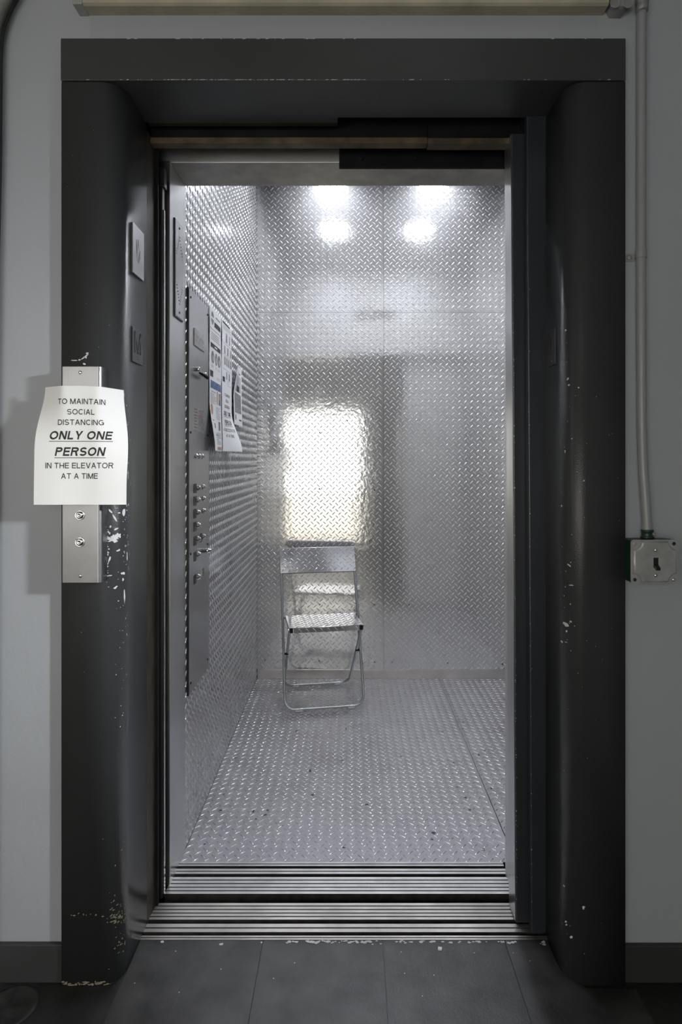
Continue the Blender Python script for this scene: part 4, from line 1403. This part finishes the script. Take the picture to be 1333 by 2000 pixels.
MB().lathe((q.x + 0.008, q.y - 0.011, BZ1 + 0.011), (0.6, -0.8, 0), [(0.004, 0), (0.004, 0.005), (0.002, 0.006)], 10).build('set_screw', 'cast', cp)
PD = 1.674
path = []
for px, py in ((1254, 18), (1253.5, 200), (1253, 500), (1254, 760), (1255, 850), (1257.5, 920), (1261.5, 975), (1264, 1015), (1265, 1040)):
    path.append(P(px, py, PD if py < 900 else PD - 0.006 * min(1, (py - 900) / 100)))
# smooth the run with a spline
def spline(pp, n=8):
    out = []
    for i in range(len(pp) - 1):
        p0, p1, p2, p3 = pp[max(0, i - 1)], pp[i], pp[i + 1], pp[min(len(pp) - 1, i + 2)]
        for k in range(n):
            t = k / n
            out.append(0.5 * ((2 * p1) + (p2 - p0) * t + (2 * p0 - 5 * p1 + 4 * p2 - p3) * t * t + (3 * p1 - p0 - 3 * p2 + p3) * t ** 3))
    return out + [pp[-1]]


cd = empty('conduit', (P(1254, 900, PD).x, Y(PD), 1.12), 'grey painted conduit running down the right wall to the switch box', 'conduit')
MB().tube(spline(path), 0.0116, 18).build('pipe', 'pipe', cd)
qs = P(1253, 497, PD)
stp = MB()
hw = 0.0095
ring = [(qs.x + 0.0135 * math.cos(a), qs.y - 0.0135 * math.sin(a)) for a in [PI * k / 12 for k in range(-3, 16)]]
ring2 = [(qs.x + 0.0118 * math.cos(a), qs.y - 0.0118 * math.sin(a)) for a in [PI * k / 12 for k in range(15, -4, -1)]]
stp.prism(ring + ring2, 'z', qs.z - hw, qs.z + hw)
wy = Y(D_WALL)
stp.box(qs.x - 0.033, qs.x - 0.010, wy - 0.003, wy - 0.0003, qs.z - hw - 0.004, qs.z + hw - 0.004, 0.001)
so = stp.build('strap', 'pipe', cd, 'one-hole strap round the pipe')
MB().lathe((qs.x - 0.024, wy - 0.003, qs.z - 0.004), (0, -1, 0), [(0.0065, 0), (0.0065, 0.001), (0.004, 0.003), (0.001, 0.0034)], 14).build('strap_screw', 'pipe', so)
# junction box and connector at the top
jb = empty('junction_box', (0.657, Y(D_WALL), 2.371), 'grey octagonal junction box at the top end of the conduit', 'junction box')
jc = P(1212, -40, 1.655)
oct_ = [(jc.x + 0.049 * math.cos(PI / 8 + PI / 4 * k) * 0.78, jc.z + 0.078 * math.sin(PI / 8 + PI / 4 * k)) for k in range(8)]
bevel_prism(oct_[::-1], Y(D_WALL) - 0.0003, Y(1.648), 0.004).build('box', 'cast', jb)
for px in (1202, 1228):
    qq = P(px, 6, 1.648)
    MB().lathe((qq.x, qq.y + 0.001, qq.z), (0, -1, 0), [(0.0125, 0), (0.0125, 0.0022), (0.0105, 0.0026), (0.010, 0.0012)], 18).build('knockout', 'cast', jb)
qq = P(1255, 22, 1.672)
MB().lathe((qq.x, qq.y, qq.z), (0, 0, 1), [(0.0118, -0.001), (0.0145, 0.0), (0.0150, 0.012), (0.0125, 0.016), (0.0155, 0.02), (0.0155, 0.034)], 18).build('pipe_connector', 'cast', cd)
# raceway along the top
rw = empty('surface_raceway', (0, Y(D_WALL), 2.385), 'cream metal raceway along the wall above the elevator frame', 'raceway')
rxx0, rxx1, rz0 = -0.6605, 0.630, 2.3845
MB().prism([(Y(D_WALL) - 0.0003, rz0 + 0.002), (Y(1.652), rz0), (Y(1.645), rz0 + 0.004), (Y(1.645), rz0 + 0.055), (Y(D_WALL) - 0.0003, rz0 + 0.055)], 'x', rxx0, rxx1).build('channel', 'raceway', rw)
rbox(rxx0 - 0.004, rxx0 + 0.02, Y(1.643), Y(D_WALL) - 0.0003, rz0 - 0.0005, rz0 + 0.057, 0.002).build('end_cap', 'galv', rw)
# pipe and cable bending at the top left
bp_ = [P(a, b, 1.672) for a, b in ((-12, 1890), (-9, 1000), (-5, 600), (0.5, 330), (1.5, 212), (2, 150), (3, 95), (8, 60), (19, 28), (36, -4), (62, -44), (92, -110), (118, -220), (124, -480))]
MB().tube(spline(bp_), 0.0038, 10).build('line', 'black', None, 'black cable curving up the wall at the far left top', 'line')  # thin black tube along the right side of the pipe
bp2 = [P(a, b, 1.668) for a, b in ((-33, 1890), (-30, 1000), (-26, 600), (-20, 330), (-19, 212), (-19, 150), (-17, 90), (-10, 48), (3, 12), (22, -24), (46, -62), (66, -125), (78, -230), (80, -480))]
MB().tube(spline(bp2), 0.017, 14).build('bent_pipe', 'oldpipe', None, 'green-grey bent pipe beside the black cable, far left top', 'pipe')

# lamps of the hall ---------------------------------------------------------------------
HL = (0.32, 0.25, 3.18)
hl = empty('ceiling_light', HL, 'square glowing light on the hall ceiling in front of the elevator', 'ceiling light')
rbox(HL[0] - 0.32, HL[0] + 0.32, HL[1] - 0.32, HL[1] + 0.32, 3.185, HALL_TOP - 0.0005, 0.004).build('body', 'plaster', hl)
rbox(HL[0] - 0.3, HL[0] + 0.3, HL[1] - 0.3, HL[1] + 0.3, 3.17, 3.1848).build('diffuser', 'hall_lens', hl)
GL = Vector((2.10, 0.15, 1.98))
aim = (Vector((-0.72, Y(D_WALL), 0.90)) - GL).normalized()
gl = empty('spotlight', (GL.x, GL.y, 0), 'black spotlight on a floor stand at the right side of the hall', 'spotlight')
MB().lathe(GL, aim, [(0.118, -0.001), (0.118, 0.001)], 28).build('lens', 'globe', gl, 'glowing lens')
MB().lathe(GL, aim, [(0.03, -0.10), (0.09, -0.08), (0.125, -0.02), (0.125, 0.44), (0.122, 0.44), (0.122, 0.002), (0.119, -0.002)], 28).build('housing', 'black', gl)
MB().tube([(GL.x, GL.y, 0.02), (GL.x, GL.y, 1.0), (GL.x, GL.y, GL.z - 0.126)], 0.012, 10).build('pole', 'black', gl)
for k in range(3):
    a = 2 * PI * k / 3 + 0.4
    MB().tube([(GL.x, GL.y, 0.5), (GL.x + 0.3 * math.cos(a), GL.y + 0.3 * math.sin(a), 0.012)], 0.009, 8).build('leg', 'black', gl)

for o in list(bpy.data.objects):
    if o.name.split('.')[0] in ('chipped_paint', 'scuff', 'scratch', 'dark_spot', 'glue_stain'):
        o['kind'] = 'stuff'
